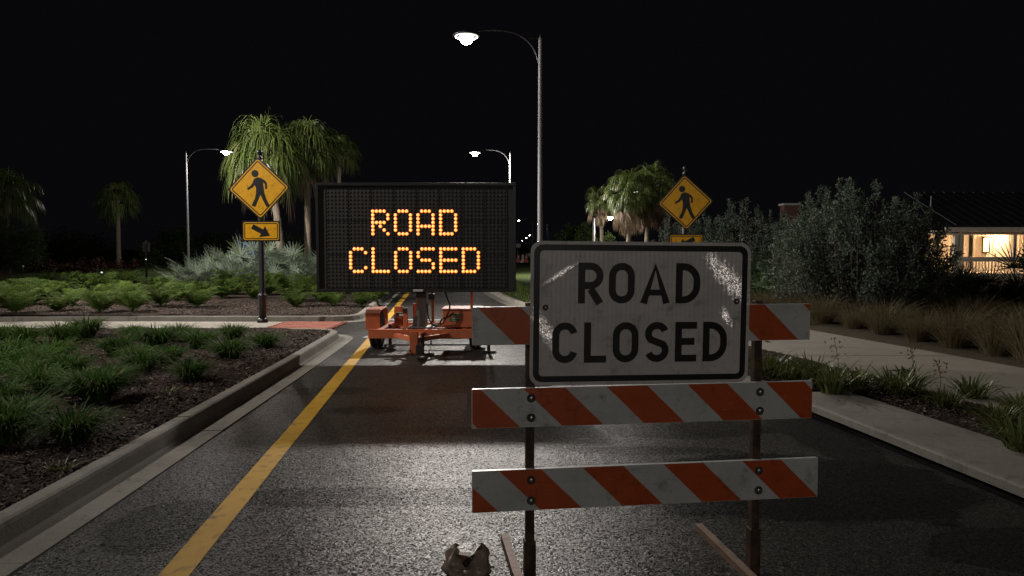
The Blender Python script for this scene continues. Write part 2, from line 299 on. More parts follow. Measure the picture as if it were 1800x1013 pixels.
# ------------------------------------------------------------------ mesh builder
class MB:
    def __init__(s): s.v = []; s.f = []
    def add(s, vs, fs):
        o = len(s.v); s.v += [tuple(x) for x in vs]; s.f += [tuple(i + o for i in f) for f in fs]; return s
    def box(s, c, d, rot=None):
        x, y, z = d[0] / 2, d[1] / 2, d[2] / 2
        vs = [Vector(q) for q in ((-x,-y,-z),(x,-y,-z),(x,y,-z),(-x,y,-z),(-x,-y,z),(x,-y,z),(x,y,z),(-x,y,z))]
        if rot is not None: vs = [rot @ q for q in vs]
        c = Vector(c)
        return s.add([q + c for q in vs], [(0,3,2,1),(4,5,6,7),(0,1,5,4),(1,2,6,5),(2,3,7,6),(3,0,4,7)])
    def bar(s, p, q, w, h, up=(0, 0, 1)):
        p, q = Vector(p), Vector(q); d = q - p; y = d.normalized(); u = Vector(up)
        if abs(y.dot(u)) > 0.98: u = Vector((0, 1, 0))
        x = y.cross(u).normalized(); z = x.cross(y)
        rot = Matrix((x, y, z)).transposed()
        return s.box((p + q) / 2, (w, d.length, h), rot)
    def tube(s, path, r, n=8, cap=True):
        path = [Vector(p) for p in path]
        rs = r if hasattr(r, '__len__') else [r] * len(path)
        o = len(s.v); prev = None
        for i, p in enumerate(path):
            t = (path[min(i + 1, len(path) - 1)] - path[max(i - 1, 0)]).normalized()
            if prev is None:
                u = Vector((1, 0, 0)) if abs(t.x) < 0.9 else Vector((0, 1, 0))
            else: u = prev
            a = (u - t * u.dot(t)).normalized(); b = t.cross(a); prev = a
            for k in range(n):
                th = 2 * math.pi * k / n
                s.v.append(tuple(p + (a * math.cos(th) + b * math.sin(th)) * rs[i]))
        for i in range(len(path) - 1):
            for k in range(n):
                k2 = (k + 1) % n
                s.f.append((o + i*n + k, o + i*n + k2, o + (i+1)*n + k2, o + (i+1)*n + k))
        if cap:
            s.f.append(tuple(o + k for k in reversed(range(n))))
            s.f.append(tuple(o + (len(path)-1)*n + k for k in range(n)))
        return s
    def lathe(s, prof, n=16, origin=(0, 0, 0), mat=None, sx=1.0, sy=1.0):
        o = len(s.v); O = Vector(origin)
        for r, z in prof:
            for k in range(n):
                th = 2 * math.pi * k / n
                q = Vector((r * math.cos(th) * sx, r * math.sin(th) * sy, z))
                if mat is not None: q = mat @ q
                s.v.append(tuple(q + O))
        for i in range(len(prof) - 1):
            for k in range(n):
                k2 = (k + 1) % n
                s.f.append((o + i*n + k, o + i*n + k2, o + (i+1)*n + k2, o + (i+1)*n + k))
        s.f.append(tuple(o + k for k in reversed(range(n))))
        s.f.append(tuple(o + (len(prof)-1)*n + k for k in range(n)))
        return s
    def plate(s, poly, y0, y1):
        """2D polygon in x,z (counter-clockwise seen from -y) given thickness from y0 (front) to y1"""
        from mathutils.geometry import tessellate_polygon
        n = len(poly); tr = tessellate_polygon([[Vector((a, b, 0)) for a, b in poly]])
        vs = [(a, y0, b) for a, b in poly] + [(a, y1, b) for a, b in poly]
        fs = []
        for t in tr:
            (ax, az), (bx, bz), (cx, cz) = (poly[i] for i in t)
            if (bx-ax)*(cz-az) - (bz-az)*(cx-ax) < 0: t = (t[0], t[2], t[1])
            fs.append(tuple(t)); fs.append((t[2] + n, t[1] + n, t[0] + n))
        for i in range(n):
            j = (i + 1) % n; fs.append((j, i, i + n, j + n))
        return s.add(vs, fs)
    def ring(s, outer, inner, y0, y1):
        n = len(outer)
        vs = [(a, y0, b) for a, b in outer] + [(a, y0, b) for a, b in inner] + [(a, y1, b) for a, b in outer] + [(a, y1, b) for a, b in inner]
        fs = []
        for i in range(n):
            j = (i + 1) % n
            fs += [(i, j, j + n, i + n), (j, i, i + 2*n, j + 2*n), (i + n, j + n, j + 3*n, i + 3*n)]
        return s.add(vs, fs)
    def strip(s, pts, side, ws):
        """flat ribbon: points, side vector (or list), half widths"""
        o = len(s.v); n = len(pts)
        for i, p in enumerate(pts):
            sd = side[i] if isinstance(side, list) else side
            if ws[i] < 1e-5: s.v.append(tuple(p)); s.v.append(tuple(p + sd * 1e-4))
            else: s.v.append(tuple(p - sd * ws[i])); s.v.append(tuple(p + sd * ws[i]))
        for i in range(n - 1):
            s.f.append((o + 2*i, o + 2*i + 1, o + 2*i + 3, o + 2*i + 2))
        return s
    def mesh(s, name, mat, smooth=False):
        me = bpy.data.meshes.new(name); me.from_pydata(s.v, [], s.f)
        me.materials.append(M[mat])
        if smooth: me.polygons.foreach_set('use_smooth', [True] * len(me.polygons))
        me.update(); return me
    def build(s, name, mat, parent=None, smooth=False, bevel=0.0):
        return link(name, s.mesh(name, mat, smooth), parent, bevel)
def link(name, me, parent=None, bevel=0.0):
    o = bpy.data.objects.new(name, me); COL.objects.link(o)
    if parent is not None: o.parent = parent
    if bevel:
        b = o.modifiers.new('Bevel', 'BEVEL'); b.width = bevel; b.segments = 2; b.limit_method = 'ANGLE'
    return o
def empty(name, loc=(0, 0, 0), rz=0.0):
    o = bpy.data.objects.new(name, None); COL.objects.link(o); o.location = loc; o.rotation_euler = (0, 0, rz); o.empty_display_size = 0.2
    return o
def tag(o, label, cat, group=None):
    o['label'] = label; o['category'] = cat
    if group: o['group'] = group
    return o
def struct(o): o['kind'] = 'structure'; return o
def stuff(o): o['kind'] = 'stuff'; return o
def copy_tree(o, parent=None):
    c = o.copy(); COL.objects.link(c); c.parent = parent
    for ch in o.children: copy_tree(ch, c)
    return c
def rrect(w, h, r, n=6, cx=0, cz=0):
    pts = []
    for (sx, sz, a0) in ((1, -1, -90), (1, 1, 0), (-1, 1, 90), (-1, -1, 180)):
        for k in range(n + 1):
            a = R(a0 + 90 * k / n)
            pts.append((cx + sx * (w/2 - r) + r * math.cos(a), cz + sz * (h/2 - r) + r * math.sin(a)))
    return pts
def rot2(pts, a):
    c, s = math.cos(a), math.sin(a); return [(x*c - z*s, x*s + z*c) for x, z in pts]
def interp(tab, y):
    if y <= tab[0][0]:
        (a, b), (c, d) = tab[0], tab[1]; return b + (d - b) * (y - a) / (c - a)
    for (a, b), (c, d) in zip(tab, tab[1:]):
        if y <= c:
            t = (y - a) / (c - a); return b + (d - b) * t
    return tab[-1][1]
def smooth_tab(tab, step=0.5):
    """resample with a running mean so that the lines bend softly"""
    ys = []; y = tab[0][0]
    while y <= tab[-1][0]: ys.append(y); y += step if y < 40 else 3.0
    w = lambda y: 1.5 if y < 40 else 9.0
    return [(y, sum(interp(tab, y + w(y) * k / 4) for k in range(-4, 5)) / 9) for y in ys]

# ------------------------------------------------------------------ the setting: ground, road, kerbs
g = MB(); g.add([(-900, -300, -0.05), (900, -300, -0.05), (900, 1500, -0.05), (-900, 1500, -0.05)], [(0, 1, 2, 3)])
struct(g.build('ground', 'lawn_grass'))
LINE = smooth_tab([(-6, -0.9), (4.05, -1.82), (12.85, -2.60), (29.2, -4.12), (42, -5.0), (56, -5.5), (85, -5.0), (120, -2.6), (160, 0.6), (220, 3.0), (330, 3.0)])
LFACE = smooth_tab([(-6, -2.85), (4.4, -2.98), (11, -3.20), (15, -3.40), (20, -3.86), (27, -4.55), (42, -5.75), (56, -6.2), (85, -5.7), (120, -3.3), (160, -0.1), (220, 2.3), (330, 2.3)])
RFACE = smooth_tab([(-6, 4.9), (5, 3.47), (7.7, 3.12), (12, 2.35), (17, 1.25), (23.2, 0.05), (30, -0.95), (42, -1.6), (56, -1.7), (85, -1.0), (120, 1.4), (160, 4.6), (220, 7.2), (330, 7.2)])
rd = MB()
pl = [(interp(LFACE, y) - 0.4, y) for y, _ in LFACE]; pr = [(interp(RFACE, y) + 0.4, y) for y, _ in LFACE]
vs = []
for a, b in zip(pl, pr):
    for k in range(5):
        t = k / 4; x = a[0] + (b[0] - a[0]) * t
        vs.append((x, a[1], 0.03 * (1 - (2*t - 1)**2) * 0.6))
rd.add(vs, [(i*5 + k, i*5 + k + 1, i*5 + k + 6, i*5 + k + 5) for i in range(len(pl) - 1) for k in range(4)])
# a cut through the median for the people who cross (same paving level)
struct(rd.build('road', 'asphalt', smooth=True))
def road_z(x, y):
    a = interp(LFACE, y) - 0.4; b = interp(RFACE, y) + 0.4; t = (x - a) / (b - a)
    return 0.018 * (1 - (2*t - 1)**2)
yl = MB(); vs = []; ys = [y for y, _ in LINE]
for y in ys:
    x = interp(LINE, y)
    for dx in (-0.085, 0.085):
        vs.append((x + dx + 0.006 * noise.noise((y * 4, dx * 30, 0)), y, road_z(x + dx, y) + 0.004))
yl.add(vs, [(2*i, 2*i + 1, 2*i + 3, 2*i + 2) for i in range(len(ys) - 1)])
struct(yl.build('yellow_edge_line', 'yellow_road_paint'))
for k, (y0, w) in enumerate(((14.35, 0.28), (17.9, 0.28))):
    cw = MB(); vs = []; n = 14
    for i in range(n + 1):
        t = i / n; x = interp(LFACE, y0) + 0.45 + t * (interp(RFACE, y0) - interp(LFACE, y0) - 0.9)
        for dy in (-w/2, w/2): vs.append((x, y0 + dy - 0.09 * (x + 1), road_z(x, y0) + 0.008))
    cw.add(vs, [(2*i, 2*i + 2, 2*i + 3, 2*i + 1) for i in range(n)])
    struct(cw.build('crosswalk_line', 'worn_white_road_paint'))

KPROF = [(-0.15, -0.03), (-0.15, 0.135), (-0.14, 0.15), (-0.035, 0.152), (-0.012, 0.142), (0.0, 0.12), (0.022, 0.03), (0.045, 0.013), (0.29, 0.016), (0.295, -0.03)]
def resample(path, step):
    out = [Vector(path[0])]; acc = 0
    for a, b in zip(path, path[1:]):
        a, b = Vector(a), Vector(b); d = (b - a).length; t = step - acc
        while t <= d: out.append(a + (b - a) * (t / d)); t += step
        acc = d - (t - step)
    return out
def kerb(name, path, roadside, prof=KPROF, seg=3.0, step=0.25, maxlen=300):
    """path: list of (x,y); roadside = +1 when the road is to the right of the direction of travel"""
    pts = resample([(x, y, 0) for x, y in path], step)
    base = None; per = int(seg / step)
    i = 0
    while i < len(pts) - 1:
        chunk = pts[i:i + per + 1]
        if len(chunk) < 2: break
        mb = MB(); n = len(prof); vs = []
        dz = rnd.uniform(-0.003, 0.003)
        for k, p in enumerate(chunk):
            gi = i + k
            t = (pts[min(gi + 1, len(pts) - 1)] - pts[max(gi - 1, 0)]).normalized()
            nr = Vector((t.y, -t.x, 0)) * roadside
            q = p
            if k == 0: q = p + t * 0.006
            if k == len(chunk) - 1: q = p - t * 0.006
            for s_, z in prof:
                wob = 0.006 * noise.noise((q.x * 2, q.y * 2, s_ * 9)) if z > 0.1 else 0
                vs.append(tuple(q + nr * (s_ + wob) + Vector((0, 0, z + dz + wob * 0.5 + 0.018 * 0))))
        fs = []
        for k in range(len(chunk) - 1):
            for j in range(n - 1):
                f = (k*n + j, k*n + j + 1, (k+1)*n + j + 1, (k+1)*n + j)
                fs.append(f if roadside < 0 else f[::-1])
        fs.append(tuple(range(n))); fs.append(tuple(reversed(range((len(chunk)-1)*n, len(chunk)*n))))
        mb.add(vs, fs)
        if base is None: base = struct(mb.build(name, 'kerb_concrete'))
        else: mb.build('kerb_segment', 'kerb_concrete', base)
        i += per
        if chunk[0].length > 60: per = int(24 / step)
    return base
def arc(cx, cy, r, a0, a1, n=8): return [(cx + r * math.cos(R(a0 + (a1-a0)*k/n)), cy + r * math.sin(R(a0 + (a1-a0)*k/n))) for k in range(n + 1)]
NB_END = 14.9          # far end of the near median bed
FB = 17.55             # near end of the far median bed
xa = interp(LFACE, NB_END - 0.7)
near_path = [(interp(LFACE, y), y) for y in [-5 + 0.5*k for k in range(int((NB_END - 0.7 + 5) / 0.5) + 1)]]
near_path += arc(xa - 0.7, NB_END - 0.7, 0.7, 0, 90)[1:] + [(-16, NB_END + 0.3)]
kerb('left_kerb_near', near_path, +1)
xb = interp(LFACE, FB + 0.7)
far_path = [(-24, FB + 0.5), (xb - 0.7, FB)] + arc(xb - 0.7, FB + 0.7, 0.7, -90, 0)[1:]
far_path += [(interp(LFACE, y), y) for y, _ in LFACE if FB + 0.9 < y < 300]
kerb('left_kerb_far', far_path, +1)
INLET = (4.2, 8.2)
rp1 = [(interp(RFACE, y), y) for y in [-5 + 0.5*k for k in range(int((INLET[0] + 5) / 0.5) + 1)]] + [(interp(RFACE, INLET[0]), INLET[0])]
rp2 = [(interp(RFACE, INLET[1]), INLET[1])] + [(interp(RFACE, y), y) for y, _ in RFACE if INLET[1] + 0.2 < y < 300]
kerb('right_kerb_near', rp1, -1); kerb('right_kerb_far', rp2, -1)
# storm drain inlet: throat, lip and wide top slab
inl = struct(empty('storm_drain_inlet', (interp(RFACE, 6.2), 6.2, 0)))
def inl_mesh(name, prof, mat, ya=INLET[0], yb=INLET[1]):
    mb = MB(); n = len(prof); vs = []; yy = [ya + (yb - ya) * k / 10 for k in range(11)]
    for y in yy:
        x = interp(RFACE, y)
        for s_, z in prof: vs.append((x + s_ - inl.location.x, y - inl.location.y, z))
    fs = [(k*n + j, k*n + (j+1) % n, (k+1)*n + (j+1) % n, (k+1)*n + j) for k in range(10) for j in range(n)]
    fs += [tuple(reversed(range(n))), tuple(range(10*n, 11*n))]
    mb.add(vs, [f[::-1] for f in fs]); return mb.build(name, mat, inl)
inl_mesh('gutter_pan', [(-0.20, 0.004), (-0.20, -0.03), (0.05, -0.16), (0.05, -0.10), (-0.06, -0.018)], 'kerb_concrete')
inl_mesh('top_slab', [(-0.035, 0.075), (0.02, 0.06), (0.75, 0.06), (0.75, 0.155), (0.02, 0.155), (-0.02, 0.150), (-0.035, 0.135)], 'kerb_concrete')
inl_mesh('throat_wall', [(0.45, -0.3), (0.5, -0.3), (0.5, 0.059), (0.45, 0.059)], 'kerb_concrete')

def bed(name, xf, y0, y1, x_far, mat, nx=26, ny=50, mound=0.05, z0=0.125, side=-1):
    mb = MB(); vs = []
    for j in range(ny + 1):
        y = y0 + (y1 - y0) * j / ny; xe = xf(y)
        for i in range(nx + 1):
            t = i / nx; x = xe + (x_far - xe) * (t ** 1.5)
            z = z0 + mound * (1 - math.exp(-3 * abs(x - xe))) + 0.035 * noise.noise((x * 1.3, y * 1.3, 2)) + 0.02 * noise.noise((x * 6, y * 6, 4))
            vs.append((x, y, z))
    fs = [(j*(nx+1) + i, j*(nx+1) + i + 1, (j+1)*(nx+1) + i + 1, (j+1)*(nx+1) + i) for j in range(ny) for i in range(nx)]
    mb.add(vs, [f[::-1] for f in fs] if side < 0 else fs)
    return struct(mb.build(name, mat, smooth=True))
def bz(x, y, xe, z0=0.125, mound=0.05):
    return z0 + mound * (1 - math.exp(-3 * abs(x - xe))) + 0.035 * noise.noise((x * 1.3, y * 1.3, 2))
def near_edge(y):
    x = interp(LFACE, min(y, NB_END - 0.7)) - 0.14
    if y > NB_END - 0.7: dy = y - (NB_END - 0.7); x = xa - 0.7 + math.sqrt(max(0.0, 0.56**2 - dy*dy))
    return x
def far_edge(y):
    x = interp(LFACE, max(y, FB + 0.7)) - 0.14
    if y < FB + 0.7: dy = FB + 0.7 - y; x = xb - 0.7 + math.sqrt(max(0.0, 0.56**2 - dy*dy))
    return x
bed('median_bed_near', near_edge, -5, NB_END - 0.14, -16, 'mulch', 40, 90)
bed('median_bed_far', far_edge, FB + 0.14, 34, -24, 'mulch', 30, 60)
bed('lawn_left', far_edge, 34, 120, -60, 'lawn_grass', 20, 40, 0.15)
# cut through paving
cut = MB(); cut.add([(-24, NB_END + 0.1, 0.022), (xa - 0.55, NB_END + 0.1, 0.022), (xb - 0.55, FB - 0.1, 0.022), (-24, FB + 0.4, 0.022)], [(0, 1, 2, 3)])
struct(cut.build('median_cut_through', 'path_concrete'))
pav = struct(empty('paver_strip', (xa - 0.6, NB_END + 0.2, 0.024)))
pm = MB(); pm.box((0, 0, 0.012), (0.19, 0.09, 0.024)); pme = pm.mesh('paver', 'brick_red_paver')
for i in range(7):
    for j in range(22):
        o = link('paver', pme, pav, 0); o.location = (-1.30 + i*0.2 + (0.1 if j % 2 else 0) + rnd.uniform(-.003, .003), 0.08 + j*0.1, rnd.uniform(-.002, .003))

# right side: planting strip, sidewalk, bed
def strip_x(off): return lambda y: interp(RFACE, y) + off
bed('planting_strip', lambda y: interp(RFACE, y) + (0.74 if 4.0 < y < 8.4 else 0.14), -4, 30, 5.2, 'mulch', 10, 80, 0.03, 0.12, +1)
SW0 = [(-4, 6.4), (6, 5.0), (9, 4.6), (14, 3.55), (20, 2.4), (30, 1.3), (60, 1.0)]
sw = struct(empty('sidewalk', (0, 0, 0)))
y = -3.0
while y < 46:
    y2 = y + 1.55; mb = MB(); w = 2.4
    a, b = interp(SW0, y + 0.006), interp(SW0, y2 - 0.006)
    z = 0.165 + rnd.uniform(-0.002, 0.002)
    vs = [(a, y + .006, z - .1), (a + w, y + .006, z - .1), (b + w, y2 - .006, z - .1), (b, y2 - .006, z - .1)]
    vs += [(p[0], p[1], z) for p in vs]
    mb.add(vs, [(0,3,2,1),(4,5,6,7),(0,1,5,4),(1,2,6,5),(2,3,7,6),(3,0,4,7)])
    mb.build('paving_slab', 'path_concrete', sw, bevel=0.006); y = y2
bed('garden_bed_right', lambda y: interp(SW0, y) + 2.38, -3, 60, 40, 'sandy_soil', 24, 50, 0.08, 0.14, +1)

# ------------------------------------------------------------------ mulch chips (uncountable)
def chips(name, n, region, xedge, base_xe):
    mb = MB()
    for _ in range(n):
        x, y = region()
        z = bz(x, y, base_xe(y)) + 0.008
        l, w = rnd.uniform(0.012, 0.045), rnd.uniform(0.005, 0.014)
        rot = Matrix.Rotation(rnd.uniform(0, 6.3), 3, 'Z') @ Matrix.Rotation(rnd.gauss(0, 0.35), 3, 'Y') @ Matrix.Rotation(rnd.gauss(0, 0.5), 3, 'X')
        q = [rot @ Vector(c) + Vector((x, y, z)) for c in ((-l, -w, 0), (l, -w * .6, 0), (l * .9, w, 0), (-l * .8, w * .8, 0), (0, 0, 0.006))]
        mb.add(q, [(0, 1, 4), (1, 2, 4), (2, 3, 4), (3, 0, 4)])
    o = stuff(mb.build(name, 'mulch_chip')); return o
def reg_near():
    y = 3.2 + 11.4 * rnd.random() ** 1.4; return near_edge(y) - 0.01 - 5.5 * rnd.random() ** 1.3, y
def reg_far():
    y = FB + 0.2 + 4.5 * rnd.random(); return far_edge(y) - 0.05 - 14 * rnd.random(), y
o = chips('mulch_chips', 26000, reg_near, None, near_edge); tag(o, 'dark brown bark mulch chips over the near median bed', 'mulch')
o = chips('mulch_chips', 9000, reg_far, None, far_edge); tag(o, 'bark mulch chips over the bed beyond the crossing path', 'mulch')
def reg_right():
    y = 4.0 + 10 * rnd.random(); a = interp(RFACE, y) + (0.78 if y < 8.4 else 0.2); return a + (interp(SW0, y) - a - 0.03) * rnd.random(), y
mb = MB()
for _ in range(6000):
    x, y = reg_right(); z = 0.155 + 0.035 * noise.noise((x * 1.3, y * 1.3, 2)) + 0.01
    l, w = rnd.uniform(0.012, 0.04), rnd.uniform(0.004, 0.011); a = rnd.uniform(0, 6.3)
    rot = Matrix.Rotation(a, 3, 'Z') @ Matrix.Rotation(rnd.gauss(0, 0.3), 3, 'Y')
    q = [rot @ Vector(c) + Vector((x, y, z)) for c in ((-l, -w, 0), (l, -w*.6, 0), (l*.9, w, 0), (-l*.8, w*.8, 0), (0, 0, 0.006))]
    mb.add(q, [(0, 1, 4), (1, 2, 4), (2, 3, 4), (3, 0, 4)])
tag(stuff(mb.build('mulch_chips', 'mulch_chip')), 'bark mulch chips in the narrow strip beside the sidewalk', 'mulch')

# ------------------------------------------------------------------ road barricade with ROAD CLOSED sign
BS = 0.945
PL = P(931, 780, 3.93*BS); PR = P(1327, 780, 4.10*BS)
c = (PL + PR) / 2; yaw = math.atan2(PR.y - PL.y, PR.x - PL.x) 
HS = (Vector((PR.x, PR.y)) - Vector((PL.x, PL.y))).length / 2
bar = empty('road_barricade', (c.x, c.y, 0.016), yaw)
tag(bar, 'orange and white striped barricade carrying the white ROAD CLOSED sign', 'barricade')
for s in (-1, 1):
    mb = MB(); mb.box((s*HS, 0, 0.75), (0.043, 0.043, 1.43))
    p = mb.build('post', 'rusty_steel', bar, bevel=0.004)
    hb = MB()
    for k in range(26):
        hb.lathe([(0.0055, 0), (0.0055, 0.0012)], 8, (s*HS, -0.0216, 0.10 + 0.05*k), Matrix.Rotation(R(90), 3, 'X'))
    stuff(hb.build('punched_holes', 'sign_black', p))
    mb = MB()   # skid: angle iron lying on the road, away from and towards the viewer
    mb.box((s*HS - 0.050, 0, 0.034), (0.045, 1.28, 0.005)); mb.box((s*HS - 0.0705, 0, 0.017), (0.004, 1.28, 0.034)); mb.box((s*HS - 0.0295, 0, 0.017), (0.004, 1.28, 0.034))
    mb.build('skid', 'skid_steel', bar)
    mb = MB(); mb.box((s*HS, 0, 0.13), (0.058, 0.058, 0.24)); mb.build('sleeve', 'rusty_steel', bar, bevel=0.003)
def clip_poly(poly, axis, lim, keep_less):
    out = []
    for i in range(len(poly)):
        a, b = poly[i], poly[(i + 1) % len(poly)]
        ia = (a[axis] <= lim) if keep_less else (a[axis] >= lim); ib = (b[axis] <= lim) if keep_less else (b[axis] >= lim)
        if ia: out.append(a)
        if ia != ib:
            t = (lim - a[axis]) / (b[axis] - a[axis]); out.append((a[0] + (b[0]-a[0])*t, a[1] + (b[1]-a[1])*t))
    return out
def bolt(parent, x, y, z, r=0.012):
    mb = MB(); rx = Matrix.Rotation(R(90), 3, 'X')
    mb.lathe([(r*1.9, 0), (r*1.9, 0.002), (r*1.1, 0.0025), (r*1.1, 0.008), (r*0.8, 0.011)], 10, (x, y, z), rx)
    mb.build('bolt', 'bolt_zinc', parent, True)
for (xl, xr, yt, yb, phase) in ((828, 1418, 539.5, 608, 0.027), (827, 1425, 684.5, 756, 0.272), (827, 1439, 831, 907, 0.142)):
    S = 1300 / 3.93 / BS
    z1 = CAM_H - (yt - HOR) / S * 0.985 - 0.016; H = (yb - yt) / S * 0.97; z0 = z1 - H
    x0 = -HS - (931 - xl) / S; x1 = HS + (xr - 1327) / (1300 / 4.1 / BS)
    rail = MB(); rail.plate([(x0, z0), (x1, z0), (x1, z1), (x0, z1)], -0.048, -0.0235)
    ro = rail.build('rail', 'rail_white', bar, bevel=0.003)
    k = -1
    while True:
        a = x0 + (phase + 0.452 * k) * BS
        if a > x1: break
        poly = [(a + H, z0 + 0.002), (a + H + 0.226*BS, z0 + 0.002), (a + 0.226*BS, z1 - 0.002), (a, z1 - 0.002)]
        poly = clip_poly(clip_poly(poly, 0, x0 + 0.002, False), 0, x1 - 0.002, True)
        if len(poly) >= 3: MB().plate(poly, -0.0489, -0.0482).build('orange_stripe', 'rail_orange', ro)
        k += 1
    if yt > 600:
        for s in (-1, 1):
            for zz in (z0 + H*0.24, z0 + H*0.74): bolt(ro, s*HS, -0.0488, zz)
# sign plate
SW_, SH_ = 1.215*BS, 0.765*BS
szc = CAM_H - (551 - HOR) / (1300 / 3.96 / BS) - 0.016
sxc = -0.038
sg = empty('sign_anchor'); bpy.data.objects.remove(sg)
mb = MB(); mb.plate(rrect(SW_, SH_, 0.055), 0.0, 0.004)
sp = mb.build('sign_plate', 'sign_white', bar, bevel=0.001); sp.location = (sxc, -0.0545, szc); sp.rotation_euler = (R(0.4), R(0.5), 0)
sp['label'] = 'white rectangular plate with black letters ROAD CLOSED'
mb = MB(); mb.ring(rrect(SW_ - 0.034, SH_ - 0.034, 0.045), rrect(SW_ - 0.094, SH_ - 0.094, 0.020), -0.0009, -0.0002)
mb.build('border', 'sign_black', sp)
def stroke(mb, pts, w, closed=False, y=-0.0010):
    """flat ribbon along 2D points with mitred joints"""
    n = len(pts); A, B = [], []
    for i in range(n):
        if closed: p0, p1, p2 = pts[i-1], pts[i], pts[(i+1) % n]
        else: p0, p1, p2 = pts[max(i-1, 0)], pts[i], pts[min(i+1, n-1)]
        d1 = Vector((p1[0]-p0[0], p1[1]-p0[1])); d2 = Vector((p2[0]-p1[0], p2[1]-p1[1]))
        if d1.length < 1e-9: d1 = d2
        if d2.length < 1e-9: d2 = d1
        d1.normalize(); d2.normalize(); t = (d1 + d2).normalized(); nr = Vector((-t.y, t.x))
        k = w / 2 / max(0.35, nr.dot(Vector((-d1.y, d1.x))))
        A.append((p1[0] + nr.x*k, p1[1] + nr.y*k)); B.append((p1[0] - nr.x*k, p1[1] - nr.y*k))
    vs = [(a, y, b) for a, b in A] + [(a, y, b) for a, b in B]
    m_ = n if closed else n - 1
    mb.add(vs, [(i, i + n, (i+1) % n + n, (i+1) % n) for i in range(m_)])
def ell(cx, cz, rx, rz, a0, a1, n=14): return [(cx + rx*math.cos(R(a0 + (a1-a0)*k/n)), cz + rz*math.sin(R(a0 + (a1-a0)*k/n))) for k in range(n + 1)]
def glyph(ch, h, w, t):
    mb = MB(); e = t / 2; r = min(w/2 - e, h*0.33)
    oval = lambda: ell(w-e-r, h-e-r, r, r, 0, 90, 6) + ell(e+r, h-e-r, r, r, 90, 180, 6) + ell(e+r, e+r, r, r, 180, 270, 6) + ell(w-e-r, e+r, r, r, 270, 360, 6)
    if ch == 'O':
        stroke(mb, oval(), t, True)
    elif ch == 'D':
        stroke(mb, [(e, 0), (e, h)], t); rr = min(w - t - e, h/2 - e)*0.95
        stroke(mb, [(t - .001, h-e), (w-e-rr, h-e)] + ell(w-e-rr, h-e-rr, rr, rr, 90, 0, 8)[1:] + ell(w-e-rr, e+rr, rr, rr, 0, -90, 8) + [(t - .001, e)], t, y=-0.00105)
    elif ch == 'R':
        stroke(mb, [(e, 0), (e, h)], t); zc = h*0.44; rr = (h - e - zc) / 2
        stroke(mb, [(t - .001, h-e), (w-e-rr, h-e)] + ell(w-e-rr, h-e-rr, rr, rr, 90, -90, 12)[1:] + [(t - .001, zc)], t, y=-0.00105)
        stroke(mb, [(w*0.50, zc - e + .001), (w - e*0.9, 0)], t*1.08, y=-0.0011)
    elif ch == 'A':
        stroke(mb, [(e*1.05, 0), (w/2, h + t*0.45), (w - e*1.05, 0)], t*1.03)
        mb.v = [(a, b, min(c_, h)) for a, b, c_ in mb.v]
        stroke(mb, [(w*0.24, h*0.27), (w*0.76, h*0.27)], t*0.85, y=-0.00105)
    elif ch == 'C':
        stroke(mb, ell(w-e-r, h-e-r, r, r, 12, 90, 7) + ell(e+r, h-e-r, r, r, 90, 180, 6) + ell(e+r, e+r, r, r, 180, 270, 6) + ell(w-e-r, e+r, r, r, 270, 348, 7), t)
    elif ch == 'L':
        stroke(mb, [(e, 0), (e, h)], t); stroke(mb, [(t - .001, e), (w, e)], t, y=-0.00105)
    elif ch == 'E':
        stroke(mb, [(e, 0), (e, h)], t)
        for zz, ww in ((e, w), (h/2 + e*0.1, w*0.9), (h - e, w)): stroke(mb, [(t - .001, zz), (ww, zz)], t, y=-0.00105)
    elif ch == 'S':
        r2 = (h - t) / 4; rx = w/2 - e
        stroke(mb, ell(w/2, h-e-r2, rx, r2, 20, 90, 6) + ell(w/2, h-e-r2, rx, r2, 90, 225, 10)[1:] + ell(w/2, e+r2, rx, r2, 45, -90, 10) + ell(w/2, e+r2, rx, r2, -90, -160, 6)[1:], t)
    return mb
S = 325.0 / BS
def letters(word, px0, px1, py_mid, h, widths, t):
    tot = sum(widths); full = (px1 - px0) / S; gap = (full - tot) / (len(word) - 1)
    x = ((px0 + px1) / 2 - 1127.5) / S - full / 2
    z = -(py_mid - 550.5) / S - h / 2
    for ch, w in zip(word, widths):
        o = glyph(ch, h, w, t).build('letter', 'sign_black', sp); o.location = (x, 0, z); o['label'] = 'black letter ' + ch
        x += w + gap
letters('ROAD', 1013, 1232, 498, 0.217*BS, [BS*w for w in (0.137, 0.142, 0.168, 0.137)], 0.038*BS)
letters('CLOSED', 969, 1284, 601, 0.217*BS, [BS*w for w in (0.137, 0.122, 0.142, 0.134, 0.122, 0.137)], 0.038*BS)
for (x, z) in ((-HS + 0.02, 0.02), (HS - 0.03, 0.06), (-HS + .02, -0.25)):
    pass
for (x, z) in ((-0.497, 0.03), (0.502, 0.06)): bolt(sp, x, -0.0003, z, 0.008)

